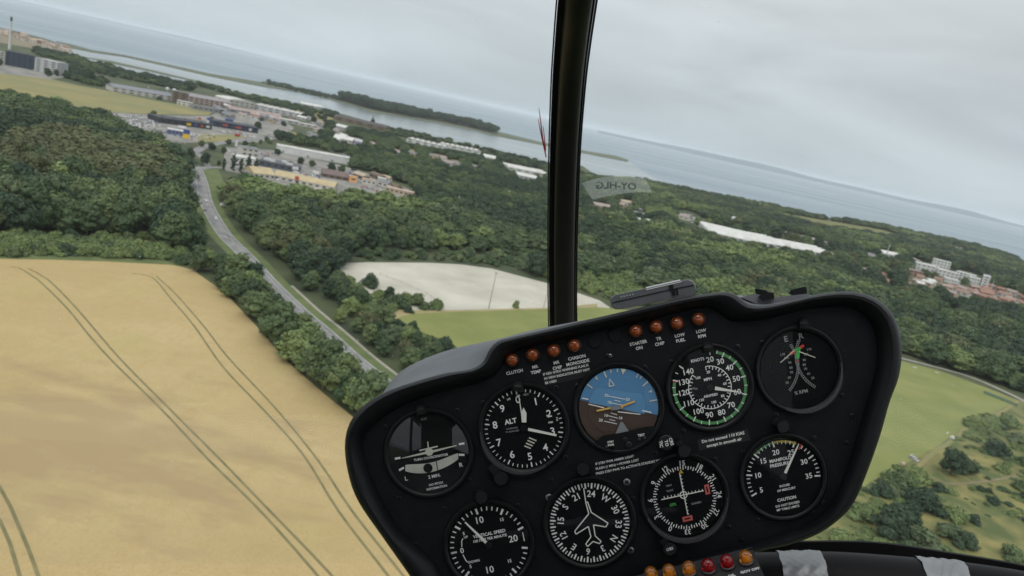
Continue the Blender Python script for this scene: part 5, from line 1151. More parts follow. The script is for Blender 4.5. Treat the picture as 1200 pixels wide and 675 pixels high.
b.add([pv(x, y, 0.0040) for x, y in pts]+[pv(x, y, HD) for x, y in pts], [tuple(range(len(pts)))]+[(i, (i+1) % len(pts), len(pts)+(i+1) % len(pts), len(pts)+i) for i in range(len(pts))]); cobj('lower_bezel', b, m_bez, e)
b = MB(); put_text(b, 'TEST', 751.5, 510, 3.8, 10, 0.0044); put_text(b, 'STBY', 715.5, 518, 3.4, 10, 0.0044); put_text(b, 'PWR', 716, 521.6, 3.4, 10, 0.0044); cobj('lettering', b, MS, e)
for (x, y, rr, mm) in ((749, 514.5, 1.9, m_bezg), (755.5, 512.8, 1.9, m_bezg), (710.5, 523.5, 1.7, m_bezg), (718, 525, 1.9, m_dial), (736.5, 521.5, 4.2, m_knob), (732.5, 515.5, 3.2, m_knob)):
    b = MB(); ringsolid(b, x, y, [(rr, 0.004), (rr, 0.0052), (rr*0.7, 0.006)], 18); disc(b, x, y, rr*0.7, 0.006, seg=18); cobj('button', b, mm, e, smooth=True)
# 4 airspeed
cx, cy, r = 832, 454, 47
e = gauge('airspeed_indicator', 'airspeed dial with a green arc', cx, cy, r)
b = MB(); off = {20: 12, 30: 34, 40: 57, 50: 84, 60: 113, 70: 142, 80: 167, 90: 193, 100: 218, 110: 245, 120: 270, 130: 293, 140: 317}
arc(b, cx, cy, r-6.8, r-3.4, 22, 290, HM, 2)
arc(b, cx, cy, r-8, r-2.6, 290.5, 292.5, HM+0.0001, 3)
ks = sorted(off)
for i, k_ in enumerate(ks):
    tick(b, cx, cy, r-9, r-2.8, off[k_], 1.4, HM+0.0002); x, y = P2(cx, cy, r-(14.5 if k_ < 100 else 15.5), off[k_]+(0 if k_ != 60 else -1)); put_text(b, str(k_), x, y, 9.2, 12, HM, sx=1.0, bold=False)
    if i < len(ks)-1: tick(b, cx, cy, r-6.5, r-2.8, (off[k_]+off[ks[i+1]])/2, 1.0, HM+0.0002)
put_text(b, 'KNOTS', 817.5, 422, 4.8, 12, HM); put_text(b, 'MPH', 829.5, 444.5, 4.8, 12, HM); put_text(b, 'AIRSPEED', 833, 463.5, 4.0, 12, HM); put_text(b, 'Vne', 814.5, 455.3, 3.6, 0, HM, m=1)
arc(b, cx, cy, 24.6, 25.5, 0, 318, HM, 0)
for i in range(33): tick(b, cx, cy, 25, 25-(4.2 if i % 2 == 0 else 3)+0, i*9.9, 1.0, HM)
for s_, d_ in (('20', 6), ('40', 50), ('60', 88), ('80', 136), ('100', 178), ('120', 226), ('160', 320)): x, y = P2(cx, cy, 18, d_); put_text(b, s_, x, y, 4.2, 12, HM)
cobj('markings', b, MS, e); needle(e, cx, cy, 111, 6, 38, 4.4, 0.8, hub=4)
# 5 RPM
cx, cy, r = 937, 433, 47
e = gauge('tachometer', 'dual engine and rotor tachometer at the dark right end', cx, cy, r, style=(-10, 110))
b = MB(); put_text(b, 'E', 921, 397.5, 9.5, 12, HM, m=1, bold=False); put_text(b, 'R', 938.5, 394, 9.5, 12, HM, m=1, bold=False); put_text(b, '% RPM', 939, 459.5, 5.6, 12, HM, m=1)
def scale_arc(cx2, cy2, rr, a0, a1, side):
    n = 26
    for i in range(n+1):
        a = R(a0+(a1-a0)*i/n); x, y = cx2+rr*math.cos(a), cy2+rr*math.sin(a); x2, y2 = cx2+(rr+side*(3.2 if i % 5 == 0 else 2))*math.cos(a), cy2+(rr+side*(3.2 if i % 5 == 0 else 2))*math.sin(a); bar(b, x, y, x2, y2, 0.7, HM, 1)
    for i in range(n):
        a, c_ = R(a0+(a1-a0)*i/n), R(a0+(a1-a0)*(i+1)/n)
        for q in (0, side*2.4): bar(b, cx2+(rr+q)*math.cos(a), cy2+(rr+q)*math.sin(a), cx2+(rr+q)*math.cos(c_), cy2+(rr+q)*math.sin(c_), 0.5, HM, 1)
scale_arc(893, 430, 41, 40, -38, 1); scale_arc(975, 416, 41, 118, 205, 1)
for i, s_ in enumerate(('50', '60', '70', '80', '90', '100', '110')): put_text(b, s_, (922.5, 925, 927.5, 927, 925.5, 921.5, 917)[i], (448.5, 442.5, 436.5, 431, 425, 419.5, 415.5)[i], 3.8, 12, HM, m=1)
for i, s_ in enumerate(('50', '60', '70', '80', '90', '100', '110')): put_text(b, s_, (952.5, 947.5, 944, 942.5, 942.5, 944.5, 948)[i], (443, 438, 432.5, 427.5, 422, 415.5, 409.5)[i], 3.8, 12, HM, m=1)
for (x0, y0, x1, y1, ww, mm) in ((926, 415, 932, 411, 4, 3), (930, 411, 938, 408, 3, 5), (934.5, 420, 936, 408, 4.2, 5), (937, 408, 942, 404.5, 3.4, 3), (933, 422.5, 937, 422.5, 1.2, 3)): bar(b, x0, y0, x1, y1, ww, HM+0.0001, mm)
cobj('markings', b, MS, e)
b = MB(); bar(b, 914.5, 425, 931, 410.5, 0.9, HN, 0, 1.2); cobj('engine_needle', b, m_cream, e); b = MB(); bar(b, 955.5, 419, 936.5, 412, 0.9, HN, 0, 1.2); cobj('rotor_needle', b, m_cream, e)
# 6 vertical speed
cx, cy, r = 573, 639, 49
e = gauge('vertical_speed_indicator', 'vertical speed dial with the zero at its left', cx, cy, r)
b = MB()
for s_ in (1, -1):
    for i in range(21):
        d_ = 272-12+12+s_*i*8.2; tick(b, cx, cy, r-(10.5 if i % 5 == 0 else 8), r-3.5, d_-2, 2.4 if i % 5 == 0 else 1.3, HM)
put_text(b, '10', 561.5, 610, 11, 12, HM, bold=False); put_text(b, '10', 573.5, 668, 11, 12, HM, bold=False); put_text(b, '20', 601.5, 631.5, 11, 12, HM, bold=False); put_text(b, '15', 588, 609, 5.2, 12, HM); put_text(b, '15', 597, 657.5, 5.2, 12, HM)
put_text(b, '0', 541.5, 645.5, 9, 12, HM, bold=False); put_text(b, '5', 543.5, 625.5, 5.2, 12, HM); put_text(b, '5', 551.5, 664, 5.2, 12, HM); put_text(b, 'UP', 546, 629.5, 3.8, 12, HM); put_text(b, 'DOWN', 555.5, 658, 4.0, 12, HM)
put_text(b, 'VERTICAL SPEED', 573.5, 625.5, 5.2, 12, HM); put_text(b, '100 FEET PER MINUTE', 574, 631, 4.2, 12, HM); 
for (x0, y0, x1, y1) in ((541.3, 641, 541, 634), (541, 634, 542.6, 631), (542.5, 650, 545.5, 656), (545.5, 656, 548, 659), (612.5, 624, 614.5, 634)): bar(b, x0, y0, x1, y1, 1.0, HM)
cobj('markings', b, MS, e); needle(e, cx, cy, -34, 4.5, 39, 3.6, 1.8, hub=4)
# 7 directional gyro
cx, cy, r = 691, 612.5, 50
e = gauge('heading_indicator', 'compass dial with a white aeroplane outline', cx, cy, r)
b = MB(); hd = 223+2
for i in range(72): tick(b, cx, cy, r-(10 if i % 2 == 0 else 8), r-3.5, i*5-hd, 1.9 if i % 2 == 0 else 1.2, HM)
for i, s_ in enumerate(('N', '3', '6', 'E', '12', '15', 'S', '21', '24', 'W', '30', '33')):
    d_ = i*30-hd; x, y = P2(cx, cy, r-16.5, d_); put_text(b, s_, x, y, 10.6, 12-d_, HM, bold=False, sx=0.95)
cobj('compass_card', b, MS, e)
b = MB(); T_ = [(684.5, 574), (685.5, 590), (688.5, 603), (674, 622), (675.5, 626), (691, 617.5), (693, 629), (686, 638), (688.5, 640), (694.5, 633.5), (701, 637.5), (703.5, 635.5), (697, 627.5), (694.5, 616.5), (712, 617.5), (713, 613.5), (692.5, 601), (687, 584)]
T_ = [(684, 572), (686.5, 589), (690, 602), (673.5, 622.5), (675, 626), (689.5, 617), (692.5, 629), (686.5, 637.5), (688.5, 640.5), (695, 634.5), (702.5, 637), (704.5, 634.5), (697.5, 628), (695.5, 615), (710, 617.5), (712.5, 613), (693, 600.5), (688.5, 588)]
for i in range(1, len(T_)-1): bar(b, *T_[i], *T_[i+1], 1.3, HN+0.0004)
bar(b, *T_[0], *T_[1], 1.2, HN+0.0004); bar(b, *T_[-1], *T_[1], 1.2, HN+0.0004); cobj('aeroplane_outline', b, m_need, e)
# 8 course deviation
cx, cy, r = 802.5, 583, 48
e = gauge('course_deviation_indicator', 'course dial with crossed needles and two red flags', cx, cy, r, style=(0, 150))
b = MB(); cs = 157
for i in range(72): tick(b, cx, cy, r-(15.5 if i % 2 == 0 else 14), r-11, i*5-cs+15.5, 1.1, HM)
for i in range(12):
    d_ = i*30-cs+14; x, y = P2(cx, cy, r-8, d_); put_text(b, str(i*3), x, y, 8.6, 12-d_, HM, bold=False, sx=0.95)
quad(b, [(797.5, 549.5), (795.5, 555), (801, 554.5)], HM+0.0002, 4); put_text(b, 'GPS', 788.5, 591.5, 4.4, 12, HM, m=5); put_text(b, 'NAV', 784, 569, 3.2, 12, HM, m=1); put_text(b, 'VLOC', 785, 575, 3.2, 12, HM, m=1); put_text(b, 'GARMIN', 816, 589.5, 3.2, 12, HM, m=1)
for i in range(5):
    for s_ in (-1, 1): bar(b, 801+s_*(6+i*4.1), 579.5-s_*(6+i*4.1)*0.19, 800.6+s_*(6+i*4.1), 577.4-s_*(6+i*4.1)*0.19, 0.9, HM); bar(b, 801-s_*(6+i*4.1)*0.19*-1*1.0, 580+s_*(6+i*4.1), 803.2+s_*(6+i*4.1)*0.19, 579.7+s_*(6+i*4.1), 0.9, HM)
cobj('markings', b, MS, e)
for nm, P in (('glideslope_flag', [(825, 568.5), (830.5, 567), (832.5, 578.5), (827, 580)]), ('course_flag', [(799.5, 606), (811, 603.5), (812, 609.5), (800.5, 612)])):
    b = MB(); quad(b, P, HM+0.0003, 6); mx_, my_ = sum(q[0] for q in P)/4, sum(q[1] for q in P)/4; dx, dy = (0.9, 3.4) if 'glide' in nm else (3.4, -0.8)
    bar(b, mx_-dx, my_-dy, mx_+dx, my_+dy, 1.6, HM+0.0005, 1); cobj(nm, b, [MS[0], m_dial]+MS[2:], e)
b = MB(); bar(b, 775, 585.5, 824.5, 575, 1.2, HN); cobj('glideslope_needle', b, m_need, e); b = MB(); bar(b, 796.5, 555, 806, 603, 1.2, HN+0.0002); cobj('course_needle', b, m_need, e); b = MB(); disc(b, 801, 580, 4.6, HN+0.0003, r0=3.4, seg=28); cobj('centre_ring', b, m_need, e)
# 9 manifold pressure
cx, cy, r = 918, 559, 47
e = gauge('manifold_pressure_gauge', 'manifold pressure dial, needle near 25', cx, cy, r)
b = MB(); mo = {5: 251, 10: 285, 15: 320, 20: 355, 25: 30, 30: 66, 35: 100}
arc(b, cx, cy, r-6, r-4.2, 322, 356, HM, 2); arc(b, cx, cy, r-6.4, r-4, 356, 33, HM, 4) if False else arc(b, cx, cy, r-6.4, r-4, -4, 33, HM, 4); arc(b, cx, cy, r-10, r-3, 40, 42.5, HM, 3)
for k_, d_ in mo.items():
    tick(b, cx, cy, r-10.5, r-3.5, d_, 1.8, HM); x, y = P2(cx, cy, r-17, d_); put_text(b, str(k_), x, y, 8.6, 12, HM, bold=False)
    if k_ < 35:
        for j in range(1, 5): tick(b, cx, cy, r-8, r-4, d_+35*j/5, 1.1, HM)
put_text(b, 'MANIFOLD', 914.5, 538.5, 5.2, 12, HM); put_text(b, 'PRESSURE', 913.5, 544.5, 5.2, 12, HM); put_text(b, 'INCHES', 919.5, 569, 3.6, 12, HM); put_text(b, 'OF MERCURY', 921.5, 573.5, 3.6, 12, HM); put_text(b, 'CAUTION', 922, 584.5, 5, 12, HM); put_text(b, 'DO NOT EXCEED', 923, 591, 3.6, 12, HM); put_text(b, 'MP TABLE LIMITS', 923.5, 595.5, 3.6, 12, HM)
cobj('markings', b, MS, e); needle(e, cx, cy, 37, 5, 40, 3.4, 1.6, hub=4)

# ---- post lights: small hooded caps above each gauge
def cap(x, y, ang, L_=13, w_=7.5, h=0.009, label=None):
    b = MB(); dx, dy = math.sin(R(ang)), -math.cos(R(ang)); n = 14
    pr = []
    for (t, hh, ww) in ((0, 0.0005, 1.0), (0, h, 0.95), (0.45, h*1.15, 1.0), (0.8, h*0.8, 0.8), (1.0, 0.001, 0.6)):
        for s_ in (-1, -0.6, 0, 0.6, 1):
            k_ = hh*(1 if abs(s_) < 1 else 0.3)*(1.0 if abs(s_) < 0.5 else 0.92); px_ = x+dx*L_*t-dy*w_*ww*s_*-1; py_ = y+dy*L_*t+dx*w_*ww*s_*-1; pr.append(pv(px_, py_, max(k_, 0.0003)))
    b.add(pr, [(i*5+k, i*5+k+1, (i+1)*5+k+1, (i+1)*5+k) for i in range(4) for k in range(4)]); b.add([pr[i] for i in range(5)]+[pr[i] for i in range(5, 10)], [(0, 1, 6, 5), (1, 2, 7, 6), (2, 3, 8, 7), (3, 4, 9, 8)])
    cobj('post_light', b, m_knob, panel, smooth=True)
for x, y, a in ((494, 486, -14), (606, 459, 5), (830, 413, -6), (942, 385, 0)): cap(x, y, a)
def knob(x, y, rr, h, material, name='knob', txt=None, seg=28, side=True):
    b = MB(); v = [(rr*1.05, 0.0005), (rr*1.05, h*0.3), (rr, h*0.35), (rr, h*0.92), (rr*0.88, h)]; ringsolid(b, x, y, v, seg); disc(b, x, y, rr*0.88, h, seg=seg); o = cobj(name, b, material, panel, smooth=True)
    return o
def stem(x0, y0, x1, y1, w_, h): 
    b = MB(); solidbar(b, x0, y0, x1, y1, w_, w_*0.9, 0.0003, h); return cobj('post_light_arm', b, m_knob, panel)
for (x, y, x2, y2) in ((564, 583, 562, 573), (683, 550, 680, 543), (802, 529, 795, 517), (918, 500, 907, 492)):
    knob(x, y, 7.6, 0.016, m_knob, 'post_light'); stem(x, y, x2, y2, 9, 0.008)
knob(587, 561, 8.5, 0.016, m_knob, 'altimeter_knob'); stem(587, 560, 575, 545, 11, 0.006)
o = knob(785, 644, 8, 0.016, m_knob, 'course_knob'); b = MB(); put_text(b, 'OBS', 785, 643.5, 4.6, 18, 0.0162, mirror=False); cobj('lettering', b, m_text, o); stem(785, 644, 776, 632, 9, 0.006)
o = knob(781, 519, 9, 0.008, m_knob, 'selector_knob'); b = MB()
for s_, x, y, a in (('CRS', 786.5, 517.5, -70), ('TO', 781, 519.5, -75), ('TIC', 774.5, 520.5, -80)): put_text(b, s_, x, y, 5.2, a, 0.0082)
cobj('lettering', b, m_mark, o)
for x, y in ((587, 560),):
    pass
# ---- screws
def screw(x, y, rr, material, h=0.0011):
    b = MB(); ringsolid(b, x, y, [(rr, 0.0002), (rr*0.95, h*0.7), (rr*0.6, h)], 16); disc(b, x, y, rr*0.6, h, seg=16); a = random.uniform(0, 90)
    for k_ in (0, 90): ca, sa = math.cos(R(a+k_)), math.sin(R(a+k_)); bar(b, x-rr*0.6*ca, y-rr*0.6*sa, x+rr*0.6*ca, y+rr*0.6*sa, rr*0.28, h+0.0001, 1)
    cobj('screw', b, [material, m_dial], panel)
for x, y in ((533, 456), (536, 481), (550, 562), (526, 579), (468, 584), (487, 638), (566, 472), (652, 454), (663, 536), (655, 577), (607, 592), (756, 430), (768, 531), (865, 406), (787, 424), (888, 358+40), (893, 401), (987, 463), (954, 513), (992, 519), (801, 505), (871, 530), (888, 609), (854, 617), (869, 633), (965, 589), (953, 601), (838, 538), (760, 555), (742, 560+24), (646, 563), (712, 417), (867, 555), (452, 500), (676, 452), (521, 596), (869, 633), (910, 486), (998, 487)):
    if x != 888 or y == 609: screw(x, y, 2.7, m_scr)
for x, y in ((734.5, 565), (643.5, 583), (739, 645)): screw(x, y, 4.3, m_scrl, 0.002)
screw(715, 417, 2.4, m_scrl)
b = MB(); rs = random.Random(3)
for k in range(150):
    x, y = rs.uniform(440, 1010), rs.uniform(385, 660); s_ = rs.uniform(0.15, 0.45)
    if inpoly(x, y, [(450, 500), (560, 455), (620, 412), (800, 372), (1000, 375), (1010, 470), (960, 600), (800, 650), (560, 670)]): b.add([pv(x-s_, y, 0.0002), pv(x, y-s_, 0.0002), pv(x+s_*1.4, y, 0.0002), pv(x, y+s_, 0.0002)], [(0, 1, 2, 3)])
o = cobj('dust_specks', b, mat('panel_dust', (0.10, 0.10, 0.10), 0.9), panel); o['kind'] = 'stuff'
# ---- warning lamps on the face
def plug(x, y): 
    b = MB(); ringsolid(b, x, y, [(8, 0.0003), (7.8, 0.0012), (6.5, 0.0014)], 28); disc(b, x, y, 6.5, 0.0014, seg=28); cobj('blanking_plug', b, m_face, panel, smooth=True)
plug(697, 400); plug(721, 393)
for x, y, s_ in ((600, 422, 'CLUTCH'), (624, 416, 'MR|TEMP'), (649, 411, 'MR|CHIP'), (673, 405, 'CARBON|MONOXIDE'), (745, 388, 'STARTER|ON'), (769, 383, 'TR|CHIP'), (793.5, 379, 'LOW|FUEL'), (818.5, 374, 'LOW|RPM')):
    e = bpy.data.objects.new('warning_lamp', None); C.objects.link(e); e.empty_display_size = 0.01; fr = frame(pv(x, y)); e.parent = panel; e.matrix_local = FR[panel].inverted() @ fr; FR[e] = fr; e['label'] = 'unlit amber lamp marked '+s_.replace('|', ' ')
    b = MB(); ringsolid(b, x, y, [(8.8, 0.0002), (8.6, 0.0018), (7.4, 0.0024), (7.0, 0.001)], 28); cobj('socket', b, m_bez, e, smooth=True)
    b = MB(); R0 = 7.4; pr = [(R0, 0.0012), (R0, 0.0045)]+[(R0*math.cos(a), 0.0045+0.0062*math.sin(a)*0.8) for a in (0.3, 0.6, 0.9, 1.15, 1.4)]; ringsolid(b, x, y, pr, 28); disc(b, x, y, R0*math.cos(1.4), pr[-1][1], seg=28); disc(b, x, y, R0, 0.0012, seg=28); cobj('lens', b, m_lr, e, smooth=True)
    b = MB(); ringsolid(b, x+0.5, y+0.6, [(3.2, 0.0013), (3.0, 0.004), (1.6, 0.0052)], 16); disc(b, x+0.5, y+0.6, 1.6, 0.0052, seg=16); cobj('bulb', b, mat('bulb_reflector', (0.8, 0.55, 0.4), 0.25, metal=0.5), e)
    b = MB()
    for i, t in enumerate(s_.split('|')): put_text(b, t, x+3+i*1.1, y+14+i*6, 5.1, 12, 0.0004)
    cobj('lettering', b, m_text, e)
# ---- placards
def placard(lines, x, y, size, lh, back=None, ang=12, m=m_text, dx=0, name='placard'):
    b = MB(); ca, sa = math.cos(R(ang)), math.sin(R(ang))
    if back:
        w_, h_ = back; quad(b, [(x+a*w_/2*ca+c_*h_/2*sa, y-a*w_/2*sa+c_*h_/2*ca) for a, c_ in ((-1, -1), (1, -1), (1, 1), (-1, 1))], 0.0004, 1)
    n = len(lines)
    for i, (t, ox) in enumerate(lines): o = (i-(n-1)/2)*lh; put_text(b, t, x+o*sa+ox*ca, y+o*ca-ox*sa, size, ang, 0.0007, 0)
    cobj(name, b, [m, m_plac], panel)
placard([('IF RED GYRO WARNING FLAG IS', 0), ('IN VIEW INDICATOR MUST NOT', 0.5), ('BE USED', -20)], 664, 438.5, 3.7, 5.2, (56, 16.5))
placard([('IF STBY PWR AMBER LIGHT', -18), ('FLASH (1 MIN) = POWER LOST', -16), ('PRESS STBY PWR TO ACTIVATE STANDBY POWER', 0)], 739, 541, 3.8, 5.6, None)
placard([('Do not exceed 110 KIAS', 0), ('except in smooth air', 0)], 848, 515.5, 5.0, 6.2, (61, 13.5), m=m_mark)

# ---- lower annunciator console
TL, TR, BR, BL = pv(684, 690, 0.012), pv(881, 641, 0.012), pv(908, 704, 0.075), pv(690, 752, 0.075)
cn = (TR-TL).cross(BL-TL).normalized()
if cn.z < 0: cn = -cn
cons = croot('annunciator_console', TL.lerp(TR, 0.5)); tag(cons, 'dark sloping console strip with amber and red domed lamps below the panel', 'console')
b = MB(); Q = [TL, TR, BR, BL]; b.add(Q+[q-cn*0.05 for q in Q], [(0, 1, 2, 3), (7, 6, 5, 4), (0, 1, 5, 4), (1, 2, 6, 5), (2, 3, 7, 6), (3, 0, 4, 7)]); cobj('console_top', b, m_cons, cons)
def onplane(px, py, lift=0.0):
    d = Vector(((px-CX)/F, -(py-CY)/F, -1)); t = (TL+cn*lift-Vector((0, 0, 0))).dot(cn)/d.dot(cn); return d*t
ue = (TR-TL).normalized(); ve = cn.cross(ue)
if ve.y < 0: ve = -ve
def ctext(mb, s, px, py, size, lift=0.0006):
    v, f = text_geo(s, True); o = onplane(px, py, lift); k_ = size/F*D0; mb.add([o+ue*q.x*k_+ve*q.y*k_ for q in v], f)
for (x, y, mm, s_) in ((764, 674, m_lam, ''), (785, 671, m_lam, ''), (808, 667.5, m_lam, ''), (830.5, 664.5, m_lrd, 'ENG FIRE'), (852.5, 659.5, m_lrd, 'OIL'), (874.5, 654.5, m_lam, 'GOV OFF')):
    o = onplane(x, y+3); e = bpy.data.objects.new('indicator_lamp', None); C.objects.link(e); e.empty_display_size = 0.01; fr = frame(o); e.parent = cons; e.matrix_local = FR[cons].inverted() @ fr; FR[e] = fr; e['label'] = ('red' if mm is m_lrd else 'amber')+' domed lamp'+(' marked '+s_ if s_ else '')
    k_ = D0/F; b = MB(); b.lathe([(8.6*k_, 0), (8.4*k_, 0.0012), (7.4*k_, 0.0016)], o, cn, 28); cobj('socket', b, m_bezg, e, smooth=True)
    Rk = 7.2*k_; b = MB(); b.lathe([(0, 0.0004), (Rk, 0.0005), (Rk, 0.006)]+[(Rk*math.cos(a), 0.006+Rk*math.sin(a)) for a in (0.25, 0.5, 0.75, 1.0, 1.25, 1.45)]+[(0, 0.006+Rk)], o, cn, 28); cobj('lens', b, mm, e, smooth=True)
    b = MB(); b.lathe([(0, 0.001), (3*k_, 0.001), (2.8*k_, 0.004), (1.5*k_, 0.0058), (0, 0.006)], o, cn, 16); cobj('bulb', b, mat('bulb', (0.9, 0.6, 0.3) if mm is m_lam else (0.6, 0.1, 0.08), 0.3), e, smooth=True)
    if s_:
        b = MB(); dx_ = {'ENG FIRE': 2, 'OIL': 5, 'GOV OFF': 4.5}[s_]; ctext(b, s_, x+dx_, y+15 if s_ != 'GOV OFF' else y+14, 5.2); cobj('lettering', b, m_mark, e)

# ---- window post (bow), windscreen, lower frame, cabin
hel = croot('helicopter_cabin', Vector((0, -0.2, 0.2))); tag(hel, 'black framed helicopter cabin with a curved two part windscreen and taped lower rail', 'helicopter')
def pd(px, py, d): return Vector(((px-CX)/F*d, -(py-CY)/F*d, -d))
bow = [(697, -190, 0.76), (688, -80, 0.88), (678.5, 0, 0.98), (673, 48, 1.06), (668.5, 96, 1.14), (664, 173, 1.25), (661.5, 260, 1.33), (661, 340, 1.38), (662, 400, 1.40), (665, 480, 1.40)]
def smooth3(P, n=6):
    Q = []
    for i in range(len(P)-1):
        p0, p1, p2, p3 = (Vector(P[min(max(i+k, 0), len(P)-1)]) for k in (-1, 0, 1, 2))
        for k in range(n): t = k/n; Q.append(0.5*((2*p1)+(p2-p0)*t+(2*p0-5*p1+4*p2-p3)*t*t+(3*p1-p0-3*p2+p3)*t**3))
    Q.append(Vector(P[-1])); return Q
bp_ = [pd(*q) for q in smooth3([Vector(q) for q in bow])]
b = MB(); b.tube(bp_, 0.0178, 24); o = cobj('windscreen_post', b, m_bow, hel, smooth=True)
def flat(path, x0, x1, dz0, dz1):
    b = MB(); P = [q for q in path]; v = []
    for q in P:
        for (dx, dz) in ((x0, dz0), (x1, dz0), (x1, dz1), (x0, dz1)): v.append(q+Vector((dx, 0, -dz)))
    b.add(v, [(4*i+k, 4*i+(k+1) % 4, 4*i+4+(k+1) % 4, 4*i+4+k) for i in range(len(P)-1) for k in range(4)]); return b
cobj('post_flange', flat(bp_, -0.0262, 0.0215, 0.012, 0.020), m_sill, o)
cobj('post_seal', flat(bp_, 0.0222, 0.0250, 0.014, 0.022), m_bow, o)
cobj('post_seal', flat(bp_, -0.0290, -0.0270, 0.014, 0.022), m_bow, o)
def dbow(py):
    Q = bow
    if py <= Q[0][1]: return Q[0][2]
    for a, c_ in zip(Q, Q[1:]):
        if a[1] <= py <= c_[1]: return a[2]+(c_[2]-a[2])*(py-a[1])/(c_[1]-a[1])
    return Q[-1][2]-(py-Q[-1][1])*0.0009
def wdep(px, py): return max(0.35, dbow(py)+0.012-0.16*((px-662)/F)**2)
for nm, xs in (('windscreen_pane', [650-k*50 for k in range(24)]), ('windscreen_pane', [674+k*50 for k in range(24)])):
    ys = [-180+k*40 for k in range(22)]; b = MB(); b.add([pd(x, y, wdep(x, y)) for y in ys for x in xs], [(j*len(xs)+i, j*len(xs)+i+1, (j+1)*len(xs)+i+1, (j+1)*len(xs)+i) for j in range(len(ys)-1) for i in range(len(xs)-1)])
    wp = cobj(nm, b, m_ws, hel, smooth=True)
    rr = random.Random(5 if xs[0] < 660 else 8); b = MB()
    for k in range(110):      # specks of dust and insects on the acrylic
        x = rr.uniform(min(max(xs[0], 0), max(xs[-1], 0)), 1200) if xs[0] > 660 else rr.uniform(0, 650); y = rr.uniform(0, 660); s_ = rr.uniform(0.25, 0.8)
        d_ = wdep(x, y)-0.001; b.add([pd(x-s_, y, d_), pd(x, y-s_, d_), pd(x+s_, y+0.1, d_), pd(x, y+s_, d_)], [(0, 1, 2, 3)])
    sp = cobj('dust_specks', b, mat('dust_specks', (0.55, 0.56, 0.56), 0.9) if xs[0] < 660 else bpy.data.materials['dust_specks'], wp); sp['kind'] = 'stuff'
# registration sticker on the right pane, read from behind
m_stk = bpy.data.materials.new('frosted_sticker'); m_stk.use_nodes = True; t = m_stk.node_tree; t.nodes.clear()
tr = N(t, 'ShaderNodeBsdfTransparent'); df = N(t, 'ShaderNodeBsdfTranslucent'); df.inputs[0].default_value = (0.92, 0.96, 0.94, 1); mx_ = N(t, 'ShaderNodeMixShader'); mx_.inputs[0].default_value = 0.21
om = N(t, 'ShaderNodeOutputMaterial'); t.links.new(tr.outputs[0], mx_.inputs[1]); t.links.new(df.outputs[0], mx_.inputs[2]); t.links.new(mx_.outputs[0], om.inputs[0])
b = MB(); n = 16; v = []
for i in range(n+1):
    t_ = i/n; xt = 681.5+(757-681.5)*t_; yt = 214-4*t_-7.5*math.sin(math.pi*min(1, t_*0.9+0.02))+0.8*t_+1; xb = 694+(764-694)*t_; yb = 234-9*t_-5*math.sin(math.pi*t_*0.75)+4.0*t_
    v += [pd(xt, yt, wdep(xt, yt)-0.003), pd(xb, yb, wdep(xb, yb)-0.003)]
b.add(v, [(2*i, 2*i+1, 2*i+3, 2*i+2) for i in range(n)]); stk = cobj('registration_sticker', b, m_stk, wp)
b = MB(); sv, sf = text_geo('OY-HLG', True); dd = wdep(722, 217)-0.005
b.add([pd(722-q.x*11.5*1.12, 217.5-q.y*11.5+(-(q.x*11.5)*0.04)+((q.x*11.5)/30)**2*2, dd) for q in sv], sf); cobj('lettering', b, mat('sticker_lettering', (0.06, 0.07, 0.07), 0.8), stk)
# yaw string: red wool taped outside
b = MB()
for P in ([(631.5, 126), (633, 138), (634.5, 150), (636, 163), (639, 178)], [(630.5, 139), (633, 152), (636, 166), (640, 184)], [(636.5, 148), (637.8, 160), (639.5, 176)]):
    b.tube([pd(x, y, dbow(y)+0.03) for x, y in P], [0.0004, 0.0008, 0.0010, 0.0011, 0.0012][:len(P)], 6)
o = cobj('yaw_string', b, mat('red_wool', (0.62, 0.05, 0.06), 0.9), hel); 
# lower frame with taped rail
sill = [(760, 640, 1.16), (870, 638, 1.15), (928, 640.5, 1.13), (987, 640.5, 1.12), (1040, 643, 1.11), (1120, 655, 1.09), (1200, 669, 1.07), (1290, 692, 1.03), (1400, 725, 0.98)]
sp_ = smooth3([Vector(q) for q in sill]); v = []
b = MB()
for q in sp_:
    for (dy, dd_) in ((-6.5, 0.0), (-7.2, -0.006), (-5.5, -0.012), (7.5, -0.012), (9, 0.0), (9, 0.03), (-6.5, 0.03)): v.append(pd(q.x, q.y+dy, q.z+dd_))
n = len(sp_); b.add(v, [(7*i+k, 7*i+(k+1) % 7, 7*i+7+(k+1) % 7, 7*i+7+k) for i in range(n-1) for k in range(7)]); cobj('window_sill', b, m_sill, hel)
rail = [(770, 684, 1.08), (893, 681, 1.06), (960, 680, 1.05), (1010, 682, 1.045), (1083, 688, 1.04), (1127, 692.5, 1.03), (1200, 704, 1.01), (1290, 724, 0.98), (1400, 755, 0.94)]
rp = [pd(*q) for q in smooth3([Vector(q) for q in rail], 12)]
b = MB(); b.tube(rp, 0.0375, 32); rl = cobj('lower_rail', b, mat('satin_black_rail', (0.004, 0.004, 0.0045), 0.45, spec=0.12), hel, smooth=True)
